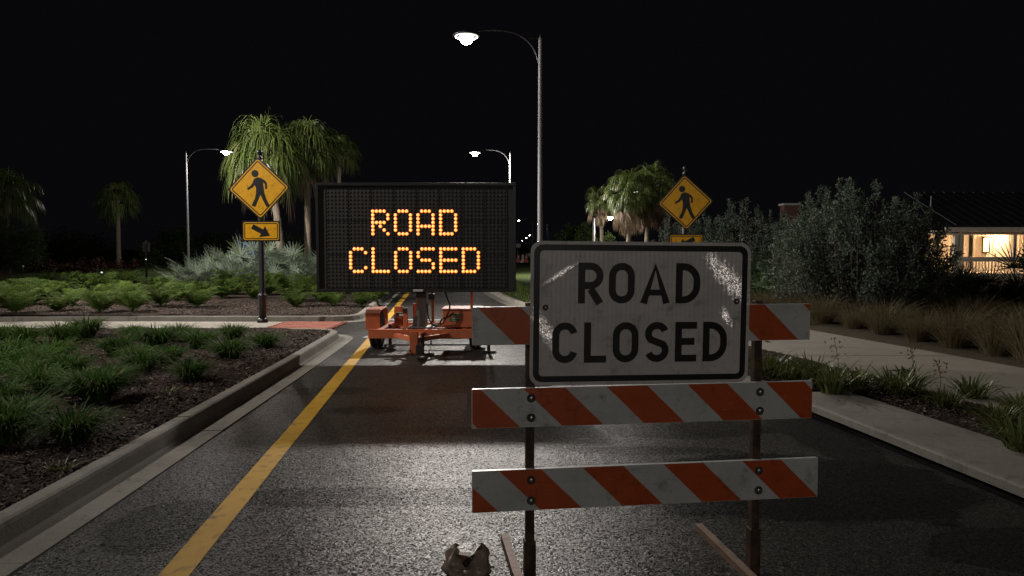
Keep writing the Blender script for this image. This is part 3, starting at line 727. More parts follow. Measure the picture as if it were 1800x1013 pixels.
# ------------------------------------------------------------------ message board trailer
TY = 12.35
tc = P(735, 617, TY); tr_ = empty('message_board_trailer', (tc.x, TY, road_z(tc.x, TY)))
tag(tr_, 'orange trailer with black board showing ROAD CLOSED in amber lights', 'message board')
K = TY / FPX
def TX(px): return (px - 735) * K
def TZ(py): return CAM_H - (py - HOR) * K - road_z(tc.x, TY)
bw, bh = 350 * K, 191 * K; bxc, bzc = TX(733), TZ(418)
mb = MB(); mb.box((bxc, 0.06, bzc), (bw - 0.06, 0.10, bh - 0.06)); bd = mb.build('display_board', 'board_black', tr_)
fr = MB()
for (cx, cz, dx, dz) in ((0, bh/2 - 0.025, bw, 0.05), (0, -bh/2 + 0.025, bw, 0.05), (-bw/2 + 0.025, 0, 0.05, bh - 0.1), (bw/2 - 0.025, 0, 0.05, bh - 0.1)):
    fr.box((bxc + cx, 0.06, bzc + cz), (dx, 0.19, dz))
fr.build('board_frame', 'board_frame', bd, bevel=0.006)
pit = 6.6 * K; gx0 = bxc - 23.5 * pit; gz0 = bzc + 13 * pit
FONT = {'R': ['####.', '#...#', '#...#', '####.', '#.#..', '#..#.', '#...#'], 'O': ['.###.', '#...#', '#...#', '#...#', '#...#', '#...#', '.###.'],
        'A': ['.###.', '#...#', '#...#', '#...#', '#####', '#...#', '#...#'], 'D': ['####.', '#...#', '#...#', '#...#', '#...#', '#...#', '####.'],
        'C': ['.###.', '#...#', '#....', '#....', '#....', '#...#', '.###.'], 'L': ['#....', '#....', '#....', '#....', '#....', '#....', '#####'],
        'S': ['.####', '#....', '#....', '.###.', '....#', '....#', '####.'], 'E': ['#####', '#....', '#....', '#####', '#....', '#....', '#####']}
lit = set()
for word, c0, r0 in (('ROAD', 12, 6), ('CLOSED', 6, 16)):
    for i, ch in enumerate(word):
        for r_ in range(7):
            for q in range(5):
                if FONT[ch][r_][q] == '#': lit.add((c0 + i*6 + q, r0 + r_))
rx = Matrix.Rotation(R(90), 3, 'X')
rim = MB(); rim.lathe([(0.0285, -0.002), (0.0285, 0.004), (0.022, 0.008)], 10, (0, 0, 0), rx); rim_me = rim.mesh('led_rim', 'led_rim')
core = MB(); core.lathe([(0.0155, 0.0075), (0.0140, 0.0125), (0.008, 0.017)], 10, (0, 0, 0), rx); core_me = core.mesh('led_core', 'led_core')
dk = MB()
for q in range(48):
    for r_ in range(27):
        x, z = gx0 + q*pit, gz0 - r_*pit
        if (q, r_) in lit:
            l = link('amber_light', rim_me, bd); l.location = (x, 0.004, z)
            l2 = link('amber_core', core_me, bd); l2.location = (x, 0.004, z)
        else: dk.lathe([(0.021, 0.0), (0.019, 0.006), (0.010, 0.009)], 6, (x, 0.0085, z), rx)
stuff(dk.build('dark_pixels', 'dark_pixel', bd))
gr = MB()   # shallow lattice between the pixel modules
for q in range(0, 49, 6): gr.box((gx0 + (q - 0.5)*pit, 0.0045, bzc), (0.006, 0.009, 27*pit))
for r_ in range(0, 28, 9): gr.box((bxc, 0.0035, gz0 - (r_ - 0.5)*pit), (48*pit, 0.007, 0.006))
gr.build('module_joints', 'board_frame', bd)
def tpart(name, mat, fn, bevel=0.005, parent=tr_, smooth=False):
    m_ = MB(); fn(m_); return m_.build(name, mat, parent, smooth, bevel)
zb = TZ(587)   # chassis height
tpart('front_beam', 'trailer_orange', lambda m: m.box((TX(742), -0.02, zb), (1.78, 0.10, 0.15)))
tpart('rear_beam', 'trailer_orange', lambda m: m.box((TX(742), 1.35, zb), (1.60, 0.08, 0.12)))
for s in (-1, 1): tpart('side_beam', 'trailer_orange', lambda m: m.box((TX(742) + s*0.70, 0.66, zb + 0.01), (0.08, 1.26, 0.12)))
tpart('axle', 'dark_steel', lambda m: m.tube([(TX(742) - 0.95, 0.62, 0.32), (TX(742) + 0.95, 0.62, 0.32)], 0.035))
# fenders and wheels
for s in (-1, 1):
    cx = TX(742) + s * 0.865
    def fen(m):
        prof = [(0.22, 0.36), (0.20, 0.64), (0.30, 0.70), (0.92, 0.70), (1.02, 0.64), (1.04, 0.36), (1.01, 0.36), (0.99, 0.62), (0.91, 0.675), (0.31, 0.675), (0.225, 0.62), (0.235, 0.36)]
        n = len(prof)
        for x0_, x1_ in ((cx - 0.125, cx + 0.125),):
            vs = [(x0_, a, b) for a, b in prof] + [(x1_, a, b) for a, b in prof]
            m.add(vs, [(i, (i+1) % n, (i+1) % n + n, i + n) for i in range(n)] + [tuple(reversed(range(n))), tuple(range(n, 2*n))])
    tpart('fender', 'trailer_orange', fen, 0.006)
    wh = MB(); ry = Matrix.Rotation(R(90), 3, 'Y')
    wh.lathe([(0.19, -0.09), (0.27, -0.10), (0.315, -0.085), (0.325, -0.05), (0.318, -0.012), (0.31, -0.010), (0.31, 0.010), (0.318, 0.012), (0.325, 0.05), (0.315, 0.085), (0.27, 0.10), (0.19, 0.09)], 32, (cx, 0.62, 0.325), ry)
    w_ = wh.build('wheel', 'rubber', tr_, True)
    rm = MB(); rm.lathe([(0.188, -0.07), (0.17, -0.085), (0.10, -0.05), (0.05, -0.06), (0.05, 0.06), (0.10, 0.05), (0.17, 0.085), (0.188, 0.07)], 24, (cx, 0.62, 0.325), ry)
    rm.build('rim', 'mast_grey', w_, True)
tpart('tail_bracket', 'trailer_orange', lambda m: m.box((TX(687), 0.9, zb + 0.22), (0.16, 0.05, 0.34)))
# battery box
bb = tpart('battery_box', 'trailer_orange', lambda m: m.box((TX(812), 0.42, TZ(562)), (0.66, 0.6, 0.30)), 0.012)
tpart('box_lid', 'trailer_orange', lambda m: m.box((TX(812), 0.42, TZ(545)), (0.69, 0.63, 0.025)), 0.006, bb)
tpart('green_label', 'label_green', lambda m: m.box((TX(800), 0.117, TZ(555)), (0.20, 0.004, 0.035)), 0, bb)
gl = tpart('green_label', 'label_green', lambda m: m.box((TX(799), 0.117, TZ(563)), (0.175, 0.004, 0.072)), 0, bb)
tpart('label_print', 'label_white', lambda m: (m.box((TX(800), 0.1145, TZ(561.5)), (0.11, 0.002, 0.016)), m.box((TX(798), 0.1145, TZ(564.8)), (0.09, 0.002, 0.008))), 0, bb)
# mast
tpart('mast', 'mast_grey', lambda m: (m.box((TX(740), 0.26, 0.92), (0.15, 0.15, 1.05)), m.box((TX(740), 0.26, 1.2), (0.12, 0.12, 0.6))), 0.006)
tpart('mast_gusset', 'mast_grey', lambda m: m.plate([(TX(724), TZ(576)), (TX(736), TZ(576)), (TX(736), TZ(543)), (TX(730), TZ(543)), (TX(730), TZ(556)), (TX(724), TZ(560))], 0.14, 0.17), 0.003)
tpart('mast_base_plate', 'mast_grey', lambda m: m.box((TX(741), 0.26, zb + 0.09), (0.46, 0.36, 0.02)), 0.004)
for px in (729, 757): tpart('mast_guide', 'trailer_orange', lambda m: m.box((TX(px), 0.40, 0.78), (0.045, 0.08, 0.88)))
tpart('upright_bracket', 'trailer_orange', lambda m: m.box((TX(712), 0.10, zb + 0.20), (0.07, 0.06, 0.30)))
tpart('upright_bracket', 'trailer_orange', lambda m: m.box((TX(724), 0.5, zb + 0.26), (0.09, 0.05, 0.42)))
tpart('dark_latch', 'dark_steel', lambda m: (m.box((TX(711), 0.09, zb + 0.385), (0.075, 0.065, 0.08)), m.box((TX(701), 0.12, zb + 0.31), (0.12, 0.05, 0.07))))
tpart('reflector_tag', 'label_white', lambda m: m.box((TX(704), 0.092, zb + 0.305), (0.07, 0.004, 0.035)), 0)
tpart('head_bracket', 'dark_steel', lambda m: (m.box((TX(739), 0.19, TZ(517)), (0.17, 0.12, 0.14)), m.box((TX(757), 0.22, TZ(523)), (0.10, 0.12, 0.10))))
tpart('name_tag', 'label_white', lambda m: m.box((TX(736), -0.038, TZ(510.5)), (0.165, 0.006, 0.036)), 0)
tpart('support_leg', 'trailer_orange', lambda m: m.box((TX(827), 0.5, TZ(560)), (0.045, 0.045, 0.95)))
for s in (-1, 1):
    cx = TX(742) + s * 0.66
    j = tpart('jack', 'dark_steel', lambda m: (m.box((cx + s*0.46, -0.05, 0.30), (0.055, 0.055, 0.50)), m.box((cx + s*0.40, -0.05, 0.42), (0.2, 0.05, 0.05))) if s > 0 else m.box((cx + 0.06, 0.4, 0.26), (0.05, 0.05, 0.36)))
    tpart('foot_pad', 'dark_steel', lambda m: m.box((cx + (0.46 if s > 0 else 0.06), -0.05 if s > 0 else 0.4, 0.035), (0.24 if s > 0 else 0.14, 0.22, 0.025)), 0.004, j)
# tongue towards the viewer
tpart('tongue', 'trailer_orange', lambda m: (m.box((TX(742), -0.55, zb - 0.02), (0.13, 1.0, 0.11)), m.box((TX(742), -1.02, zb - 0.02), (0.125, 0.10, 0.34))))
for s in (-1, 1): tpart('tongue_brace', 'trailer_orange', lambda m: m.bar((TX(742) + s*0.45, -0.04, zb - 0.02), (TX(742) + s*0.06, -0.62, zb - 0.02), 0.05, 0.07), 0)
tpart('coupler', 'dark_steel', lambda m: m.box((TX(752), -1.08, zb - 0.11), (0.10, 0.14, 0.13)), 0.006)
tpart('tongue_jack', 'dark_steel', lambda m: (m.tube([(TX(753), -0.8, 0.06), (TX(753), -0.8, zb + 0.10)], 0.028, 10), m.box((TX(753), -0.8, 0.03), (0.16, 0.16, 0.02)), m.bar((TX(753), -0.8, zb + 0.09), (TX(758), -0.9, zb + 0.12), 0.015, 0.015)), 0)
def chain(m, pts):
    for i, (a, b) in enumerate(zip(pts, pts[1:])):
        m.bar(a, b, 0.022 if i % 2 else 0.008, 0.008 if i % 2 else 0.022)
def cat(p, q, sag, n): return [Vector(p).lerp(Vector(q), k/n) + Vector((0, 0, -4*sag*(k/n)*(1 - k/n))) for k in range(n + 1)]
for s in (-1, 1): tpart('safety_chain', 'dark_steel', lambda m: chain(m, cat((TX(742) + s*0.06, -0.4, zb - 0.06), (TX(742) + s*0.05, -1.12, zb - 0.12), 0.14, 22)), 0)
def spl(pts, n=8):
    out = []; pts = [Vector(p) for p in pts]
    for i in range(len(pts) - 1):
        p0, p1, p2, p3 = pts[max(i-1, 0)], pts[i], pts[i+1], pts[min(i+2, len(pts)-1)]
        for k in range(n):
            t = k / n
            out.append(0.5*((2*p1) + (-p0+p2)*t + (2*p0-5*p1+4*p2-p3)*t*t + (-p0+3*p1-3*p2+p3)*t**3))
    return out + [pts[-1]]
tpart('cable', 'cable_black', lambda m: m.tube(spl([(TX(781), 0.15, TZ(512)), (TX(786), 0.06, TZ(524)), (TX(791), 0.04, TZ(538)), (TX(787), 0.04, TZ(553)), (TX(778), 0.06, TZ(569)), (TX(764), 0.10, TZ(575)), (TX(752), 0.16, TZ(560)), (TX(749), 0.2, TZ(535))]), 0.013, 8), 0, tr_, True)
tpart('cable', 'cable_black', lambda m: m.tube(spl([(TX(797), 0.10, TZ(551)), (TX(788), 0.05, TZ(558)), (TX(777), 0.05, TZ(562)), (TX(770), 0.1, TZ(573)), (TX(755), 0.14, TZ(570))]), 0.015, 8), 0, tr_, True)
tpart('conduit', 'dark_steel', lambda m: m.tube(spl([(TX(760), -0.3, zb + 0.02), (TX(765), -0.6, zb - 0.12), (TX(764), -0.8, 0.12), (TX(768), -0.85, 0.02)]), 0.01, 6), 0)

# ------------------------------------------------------------------ pedestrian crossing signs
PED = [(-0.085, 0.150), (-0.015, 0.185), (0.060, 0.155), (0.115, 0.120), (0.150, 0.075), (0.155, -0.045), (0.115, -0.050), (0.110, 0.050), (0.080, 0.075), (0.095, -0.090), (0.100, -0.130),
       (0.125, -0.225), (0.185, -0.365), (0.120, -0.385), (0.055, -0.240), (0.020, -0.150), (-0.020, -0.240), (-0.085, -0.375), (-0.155, -0.350), (-0.085, -0.215), (-0.060, -0.120), (-0.055, -0.030), (-0.075, 0.035),
       (-0.115, -0.010), (-0.205, -0.055), (-0.225, -0.020), (-0.150, 0.030), (-0.115, 0.080)]
PED = [(x * 1.18, z * 1.16 + 0.035) for x, z in PED]
ARW = [(-0.19, 0.045), (0.02, 0.045), (0.02, 0.115), (0.19, 0.0), (0.02, -0.115), (0.02, -0.045), (-0.19, -0.045)]
def ped_sign(px, py_c, Y, size_px, py_plaque, plaque_w_px, flip, label, py_top, tilt):
    c = P(px, py_c, Y); k = Y / FPX
    root = empty('pedestrian_sign', (c.x, Y, 0.15)); tag(root, label, 'road sign', 'pedestrian crossing signs either side of the road')
    zc = c.z - 0.15; d = size_px * k / math.sqrt(2)
    mb = MB(); ztop = P(px, py_top, Y).z - 0.15
    flute = []
    mb.lathe([(0.085, 0.0), (0.085, 0.55), (0.095, 0.56), (0.095, 0.60), (0.075, 0.62), (0.062, 0.66), (0.056, ztop - 0.25), (0.05, ztop - 0.2)], 16, (0, 0.075, 0))
    mb.build('post', 'black_post_paint', root, True)
    mb = MB(); mb.lathe([(0.115, 0.0), (0.115, 0.05), (0.09, 0.08), (0.085, 0.10)], 16, (0, 0.075, 0)); mb.build('base_collar', 'black_post_paint', root, True)
    mb = MB(); mb.lathe([(0.05, -0.2), (0.06, -0.19), (0.06, -0.16), (0.03, -0.14), (0.03, -0.11), (0.05, -0.085), (0.062, -0.045), (0.05, -0.012), (0.018, 0.0)], 14, (0, 0.075, ztop)); mb.build('finial', 'black_post_paint', root, True)
    if not flip:
        mb = MB(); mb.box((0.10, 0.12, ztop - 0.38), (0.16, 0.12, 0.13), Matrix.Rotation(R(-28), 3, 'Y')); mb.bar((0.0, 0.075, ztop - 0.30), (0.09, 0.11, ztop - 0.36), 0.05, 0.05); mb.build('sensor_box', 'black_post_paint', root, bevel=0.008)
    dm = MB(); dm.plate(rot2(rrect(d + 0.06, d + 0.06, 0.03), R(45)), -0.003, 0.006); ba = dm.build('backing_plate', 'sign_black', root); ba.location = (0, 0, zc); ba.rotation_euler = (0, tilt, 0)
    dm = MB(); dm.plate(rot2(rrect(d, d, 0.05), R(45)), -0.008, -0.004); dp = dm.build('diamond_plate', 'sign_yellow', root); dp.location = (0, 0, zc); dp.rotation_euler = (0, tilt, 0)
    mb = MB(); mb.ring(rot2(rrect(d - 0.045, d - 0.045, 0.045), R(45)), rot2(rrect(d - 0.092, d - 0.092, 0.032), R(45)), -0.0089, -0.0082); mb.build('border', 'sign_black', dp)
    s = d / 0.914
    mb = MB(); mb.plate([(x*s, z*s) for x, z in PED], -0.0089, -0.0082); mb.plate(ell(-0.07*s, 0.325*s, 0.078*s, 0.080*s, 0, 345, 23), -0.0089, -0.0082); mb.build('walking_figure', 'sign_black', dp)
    zp = P(px, py_plaque, Y).z - 0.15; w = plaque_w_px * k; h = w * 0.5
    off = 0.03
    mb = MB(); mb.plate(rrect(w + 0.06, h + 0.06, 0.02), -0.003, 0.006); q = mb.build('backing_plate', 'sign_black', root); q.location = (off, 0, zp)
    mb = MB(); mb.plate(rrect(w, h, 0.04), -0.008, -0.004); q = mb.build('arrow_plate', 'sign_yellow', root); q.location = (off, 0, zp)
    mb = MB(); mb.ring(rrect(w - 0.035, h - 0.035, 0.035), rrect(w - 0.075, h - 0.075, 0.02), -0.0089, -0.0082); mb.build('border', 'sign_black', q)
    a = [(x*w/0.8*1.2, z*w/0.8*1.25) for x, z in ARW]
    if flip: a = rot2([(-x, z) for x, z in a][::-1], R(28))
    else: a = rot2(a, R(-28))
    mb = MB(); mb.plate(a, -0.0089, -0.0082); mb.build('arrow', 'sign_black', q)
    for zz in (zc - d*0.55, zc + d*0.55, zp): 
        mb = MB(); mb.box((0, 0.04, zz), (0.14, 0.07, 0.03)); mb.build('clamp', 'black_post_paint', root)
    return root
ped_sign(455.5, 331.5, 16.0, 103, 406.5, 62, False, 'yellow diamond walking sign on black post in the median planting', 263, R(-2))
ped_sign(1205, 356, 17.6, 93, 427.5, 56, True, 'yellow diamond walking sign standing behind the white ROAD CLOSED sign', 292, R(-3))

# ------------------------------------------------------------------ street lamps
def lamp_mesh(H, arm, name_parts=True):
    pass
def street_lamp(loc, H, arm, rz, label, watts=None, detail=True, lens='lamp_lens', scale=1.0, light_col=(1.0, 0.93, 0.86), aim=None):
    root = empty('street_lamp', loc, rz); tag(root, label, 'street lamp', 'street lamps along the road')
    n = 14 if detail else 8
    mb = MB(); mb.lathe([(0.10*scale, 0.0), (0.10*scale, 0.25), (0.088*scale, 0.3), (0.06*scale, H - 0.05), (0.045*scale, H)], n); mb.build('pole', 'galvanised_pole', root, True)
    if detail:
        mb = MB(); mb.box((0, 0, 0.02), (0.34, 0.34, 0.04)); mb.build('base_plate', 'galvanised_pole', root, bevel=0.004)
        mb = MB(); mb.lathe([(0.046, 0), (0.05, 0.03), (0.02, 0.06), (0.03, 0.10), (0.012, 0.14)], 10, (0, 0, H)); mb.build('pole_cap', 'dark_steel', root, True)
    hz = H + 0.05
    mb = MB(); mb.tube(spl([(-0.05, 0, H - 0.75), (-0.16, 0, H - 0.40), (-0.42, 0, H - 0.06), (-0.85, 0, H + 0.16), (-1.4, 0, H + 0.22), (-arm + 0.35, 0, hz + 0.14)], 6), 0.024*scale, 8); mb.build('arm', 'black_post_paint', root, True)
    if detail:
        mb = MB(); mb.tube([(0, 0, H - 0.02), (-0.48, 0, H - 0.02)], 0.010, 6); mb.build('tie_rod', 'black_post_paint', root)
    mb = MB(); mb.lathe([(0.36, 0.0), (0.385, 0.02), (0.37, 0.06), (0.22, 0.12), (0.08, 0.15), (0.05, 0.19)], 24 if detail else 10, (-arm, 0, hz), None, 1.05, 1.0); hd = mb.build('lamp_head', 'black_post_paint', root, True)
    mb = MB(); mb.lathe([(0.06, -0.23), (0.13, -0.20), (0.185, -0.11), (0.20, -0.002)], 20 if detail else 8, (-arm, 0, hz)); mb.build('lens', lens, hd, True)
    if detail:
        mb = MB(); a = [(0.335 * math.cos(2*math.pi*k/28) - arm, 0.335 * math.sin(2*math.pi*k/28), hz - 0.012) for k in range(29)]
        mb.tube(a, 0.018, 6, False); mb.build('lens_ring', 'lamp_ring', hd, True)
    if watts:
        ld = bpy.data.lights.new('lamp_light', 'SPOT' if aim else 'POINT'); ld.energy = watts; ld.color = light_col; ld.shadow_soft_size = 0.13
        lo = bpy.data.objects.new('lamp_light', ld); COL.objects.link(lo); lo.parent = root; lo.location = (-arm, 0, hz - 0.40)
        if aim:   # forward throw optics
            ld.spot_size = R(aim[1]); ld.spot_blend = 0.75
            lo.rotation_euler = (Matrix.Rotation(-rz, 3, 'Z') @ Vector(aim[0])).to_track_quat('-Z', 'Y').to_euler()
    return root
LH = 8.03
def lamp_at(px, py, Y, px_pole, label, watts, **kw):
    a = P(px, py, Y); b = P(px_pole, py, Y); arm = abs(b.x - a.x)
    return street_lamp((b.x, Y, 0.15), LH - 0.15 + kw.pop('dh', 0), arm, 0 if b.x > a.x else math.pi, label, watts, **kw)
lamp_at(820, 70, 22.4, 950, 'tall street lamp with a bright head nearest the road, above the message board', LAMP_W, aim=((-0.06, -0.62, -0.72), 116))
lamp_at(835, 271, 49.0, 897, 'second street lamp, its pole rising behind the right corner of the message board', 12000, aim=((0.85, 0.0, -0.42), 130))
lamp_at(398, 268, 48.5, 327, 'street lamp left of the palms with its arm reaching right', 1300)
far = [(912, 388, 190, 936, 'far street lamp just right of the message board, highest of the small ones'), (946, 394, 165, 962, 'far street lamp, upper of three in a column beside the tall pole'),
       (947, 406, 235, 965, 'far street lamp, middle of three in a column beside the tall pole'), (947, 410.5, 270, 935, 'far street lamp, lowest of three in a column beside the tall pole'),
       (931, 414, 300, 938, 'distant street lamp, upper of three in a slanting row'), (925, 419, 380, 931, 'distant street lamp, middle of three in a slanting row'), (918, 423, 450, 924, 'distant street lamp, lowest of three in a slanting row')]
for px, py, Y, pxp, lab in far:
    a = P(px, py, Y); b = P(pxp, py, Y)
    street_lamp((b.x, Y, 0), a.z, abs(b.x - a.x), 0 if b.x > a.x else math.pi, lab, None, False, 'far_lens', 1.0)
a = P(1074, 383, 62); b = P(1069, 383, 62)
street_lamp((b.x - 1.2, 62, 0), a.z, 1.4, math.pi, 'low street lamp glowing beside the dark palm on the right', 900, False, 'lamp_lens', 1.6)
street_lamp((P(539, 350, 62).x, 62, 0), P(539, 345, 62).z, 2.0, math.pi, 'pale lamp pole standing behind the right palm trunk', None, False, 'far_grey', 1.1)
# lamps of the same rows beside and behind the viewer
street_lamp((-17.6, 20.0, 0.15), LH, 2.5, math.pi, 'street lamp of the left row, beyond the left edge of the picture', 9500, aim=((0.72, 0.55, -0.42), 150))
street_lamp((-12.6, 8.6, 0.15), LH, 2.5, math.pi, 'street lamp over the median, beyond the left edge of the picture', 2600, aim=((0.62, 0.62, -0.62), 150))
street_lamp((6.8, -22.0, 0.15), LH, 2.5, 0, 'street lamp of the right row, behind the viewer', 1900)

# ------------------------------------------------------------------ plants
def rv(): 
    a = rnd.uniform(0, 2*math.pi); z = rnd.uniform(-1, 1); s = math.sqrt(1 - z*z); return Vector((s*math.cos(a), s*math.sin(a), z))
def tuft_mesh(name, mat, n, rad, h, w, droop, segs=5, spread=0.08, lean=1.0, seed=0):
    r_ = random.Random(seed); mb = MB()
    for _ in range(n):
        a = r_.uniform(0, 2*math.pi); d = Vector((math.cos(a), math.sin(a), 0)); side = Vector((-d.y, d.x, 0))
        b = d * spread * math.sqrt(r_.random()) + side * r_.uniform(-.03, .03)
        l = h * r_.uniform(0.65, 1.2); out = rad * r_.uniform(0.15, 1.05) * lean; ww = w * r_.uniform(0.7, 1.2)
        pts, ws = [], []
        dr = droop * r_.uniform(0.5, 1.3)
        for k in range(segs + 1):
            t = k / segs
            pts.append(b + d * (out * t**1.25) + Vector((0, 0, l * (t - dr * t*t*t))) + side * 0.04 * math.sin(3*t + a) * rad)
            ws.append(ww * (1 - t**2.2) * (0.55 + 0.45*min(1, t*4)))
        sd = (side + Vector((0, 0, r_.uniform(-.4, .4)))).normalized()
        mb.strip(pts, sd, ws)
    return mb.mesh(name, mat)
ORD = ['first', 'second', 'third', 'fourth', 'fifth', 'sixth', 'seventh', 'eighth', 'ninth', 'tenth', 'eleventh', 'twelfth', 'thirteenth', 'fourteenth', 'fifteenth']
def place(name, meshes, x, y, z, s, label, cat_, group, part=None):
    o = link(name, rnd.choice(meshes)); o.location = (x, y, z); o.rotation_euler = (0, 0, rnd.uniform(0, 6.28)); o.scale = (s, s, s * rnd.uniform(0.9, 1.1))
    return tag(o, label, cat_, group)

liri = [tuft_mesh('liriope', 'liriope_leaf', 560, 0.40, 0.46, 0.0075, 0.66, 6, 0.10, seed=i) for i in range(4)]
T = [(129, 775), (5, 775), (44, 739), (170, 705), (0, 712), (146, 692), (73, 690), (204, 677), (39, 671), (336, 668), (117, 661), (297, 640), (97, 637), (15, 632), (404, 630), (204, 625), (272, 614), (467, 611), (45, 606),
     (110, 603), (316, 601), (151, 595), (409, 596), (235, 598), (10, 598), (250, 655), (240, 640), (355, 612), (60, 655), (5, 655)]
T.sort(key=lambda p: -p[1])
rows = [[], [], [], [], []]
for p in T: rows[0 if p[1] > 730 else 1 if p[1] > 669 else 2 if p[1] > 635 else 3 if p[1] > 605 else 4].append(p)
RN = ['nearest', 'second', 'third', 'fourth', 'farthest']
for ri, row in enumerate(rows):
    row.sort(key=lambda p: -p[0])
    for i, (px, py) in enumerate(row):
        q = G(px, py, 0.165)
        place('liriope_tuft', liri, q.x, q.y, bz(q.x, q.y, near_edge(q.y)) - 0.02, rnd.uniform(0.80, 1.18),
              'dark green grassy tuft, %s from the kerb in the %s row of the median bed' % (ORD[i], RN[ri]), 'plant', 'grassy tufts in the near median bed')
# weeds at the kerb
wm = tuft_mesh('weed', 'lily_leaf', 26, 0.12, 0.08, 0.006, 0.5, 4, 0.06, seed=77)
for i, (px, py, lab) in enumerate(((105, 823, 'low weed beside the kerb in front of the nearest tuft'), (298, 694, 'thin weed on bare mulch between tuft and kerb'))):
    q = G(px, py, 0.16); place('small_weed', [wm], q.x, q.y, bz(q.x, q.y, near_edge(q.y)), 1.2, lab, 'weed', 'weeds in the near median bed')

def fern_mesh(seed, n=30, L_=0.78):
    r_ = random.Random(seed); mb = MB()
    for _ in range(n):
        a = r_.uniform(0, 2*math.pi); d = Vector((math.cos(a), math.sin(a), 0)); side = Vector((-d.y, d.x, 0)); l = L_ * r_.uniform(0.6, 1.1); up = r_.uniform(0.7, 1.5)
        def pt(t): return d * (l * 0.75 * t) + Vector((0, 0, l * (up * t - 0.6*up * t*t*t)))
        mb.strip([pt(k/5) for k in range(6)], side, [0.006]*5 + [0.001])
        for k in range(4, 30):
            t = k / 30; p = pt(t); tg = (pt(t + .02) - p).normalized(); ll = 0.14 * math.sin(math.pi * min(1, 0.12 + t*0.92)) + 0.02
            for s in (-1, 1):
                e = p + side * s * ll + tg * ll * 0.45 + Vector((0, 0, -0.12*ll + r_.uniform(-.015, .02)))
                mb.strip([p, (p + e)/2 + Vector((0, 0, .012)), e], tg, [0.004, 0.0055, 0.001])
    return mb.mesh('fern', 'fern_leaf')
ferns = [fern_mesh(i) for i in range(4)]
FR = [(549, [20, 95, 175, 238]), (538, [-10, 60, 130, 205, 275, 345, 530, 585, 640]), (527, [15, 90, 165, 240, 315, 385, 450, 510, 565, 620, 668]), (517, [-5, 50, 110, 175, 235, 300, 360, 420, 480, 545, 600, 655]), (509, [20, 85, 150, 215, 280, 340, 400, 470, 530, 590, 650, 690])]
for ri, (py, xs) in enumerate(FR):
    for i, px in enumerate(xs):
        q = G(px + rnd.uniform(-10, 10), py + rnd.uniform(-4, 4), 0.17)
        place('fern_clump', ferns, q.x, q.y, bz(q.x, q.y, far_edge(q.y)) - 0.03, rnd.uniform(0.9, 1.45),
              'bright green fern clump, %s from the left in the %s row beyond the crossing path' % (ORD[i], RN[ri]), 'fern', 'ferns beyond the crossing path')

lily = [tuft_mesh('lily', 'lily_leaf', 120, 0.42, 0.42, 0.011, 0.55, 5, 0.12, seed=20 + i) for i in range(3)]
LP = [(1352, 661), (1393, 668), (1432, 672), (1462, 690), (1500, 686), (1573, 694), (1600, 688), (1665, 716), (1712, 700), (1757, 750), (1792, 728), (1796, 790)]
for i, (px, py) in enumerate(LP):
    q = G(px, py, 0.16)
    place('flax_lily', lily, q.x, q.y, 0.145, rnd.uniform(0.8, 1.05) * (1.1 if px < 1520 else 0.9), 'strappy yellow green plant in the kerbside strip, %s counting from the ROAD CLOSED sign' % ORD[i], 'plant', 'strappy plants beside the right kerb')
# seed stalks rising from the strip
def stalk(px, py, h, lab):
    q = G(px, py, 0.16); mb = MB(); mb.tube(spl([(0, 0, 0), (0.03, 0, h*0.5), (-0.02, 0.02, h)]), 0.0035, 5)
    for k in range(22):
        t = rnd.uniform(0.6, 1.0); p = Vector((rnd.gauss(0, .05), rnd.gauss(0, .05), h*t)); d = rv()*0.02
        mb.strip([p - d, p, p + d], Vector((0, 1, 0)).cross(d).normalized(), [0.001, 0.008, 0.001])
    o = mb.build('seed_stalk', 'muhly_leaf'); o.location = (q.x, q.y, 0.15); tag(o, lab, 'plant', 'seed stalks in the kerbside strip')
stalk(1468, 690, 0.62, 'tall thin seed stalk nearest the striped barricade'); stalk(1600, 694, 0.6, 'thin seed stalk in the middle of the kerbside strip'); stalk(1648, 700, 0.42, 'thin seed stalk at the right of the kerbside strip')

muh = [tuft_mesh('muhly', 'muhly_leaf', 700, 0.95, 0.95, 0.0042, 0.5, 6, 0.16, seed=40 + i) for i in range(3)]
MU = [[(1345, 556), (1395, 562), (1445, 572), (1500, 580), (1552, 590), (1612, 602), (1680, 614), (1752, 628), (1815, 640)], [(1365, 535), (1425, 542), (1490, 550), (1560, 558), (1640, 566), (1715, 575), (1785, 585)], [(1390, 524), (1470, 529), (1545, 534), (1620, 540), (1700, 545), (1780, 550)]]
for ri, row in enumerate(MU):
    for i, (px, py) in enumerate(row):
        q = G(px, py, 0.17)
        place('muhly_grass', muh, q.x, q.y, 0.16, rnd.uniform(0.85, 1.12), 'fine brown grass clump beyond the sidewalk, %s from the left in the %s row' % (ORD[i], ['front', 'middle', 'back'][ri]), 'grass clump', 'brown grass clumps beyond the sidewalk')

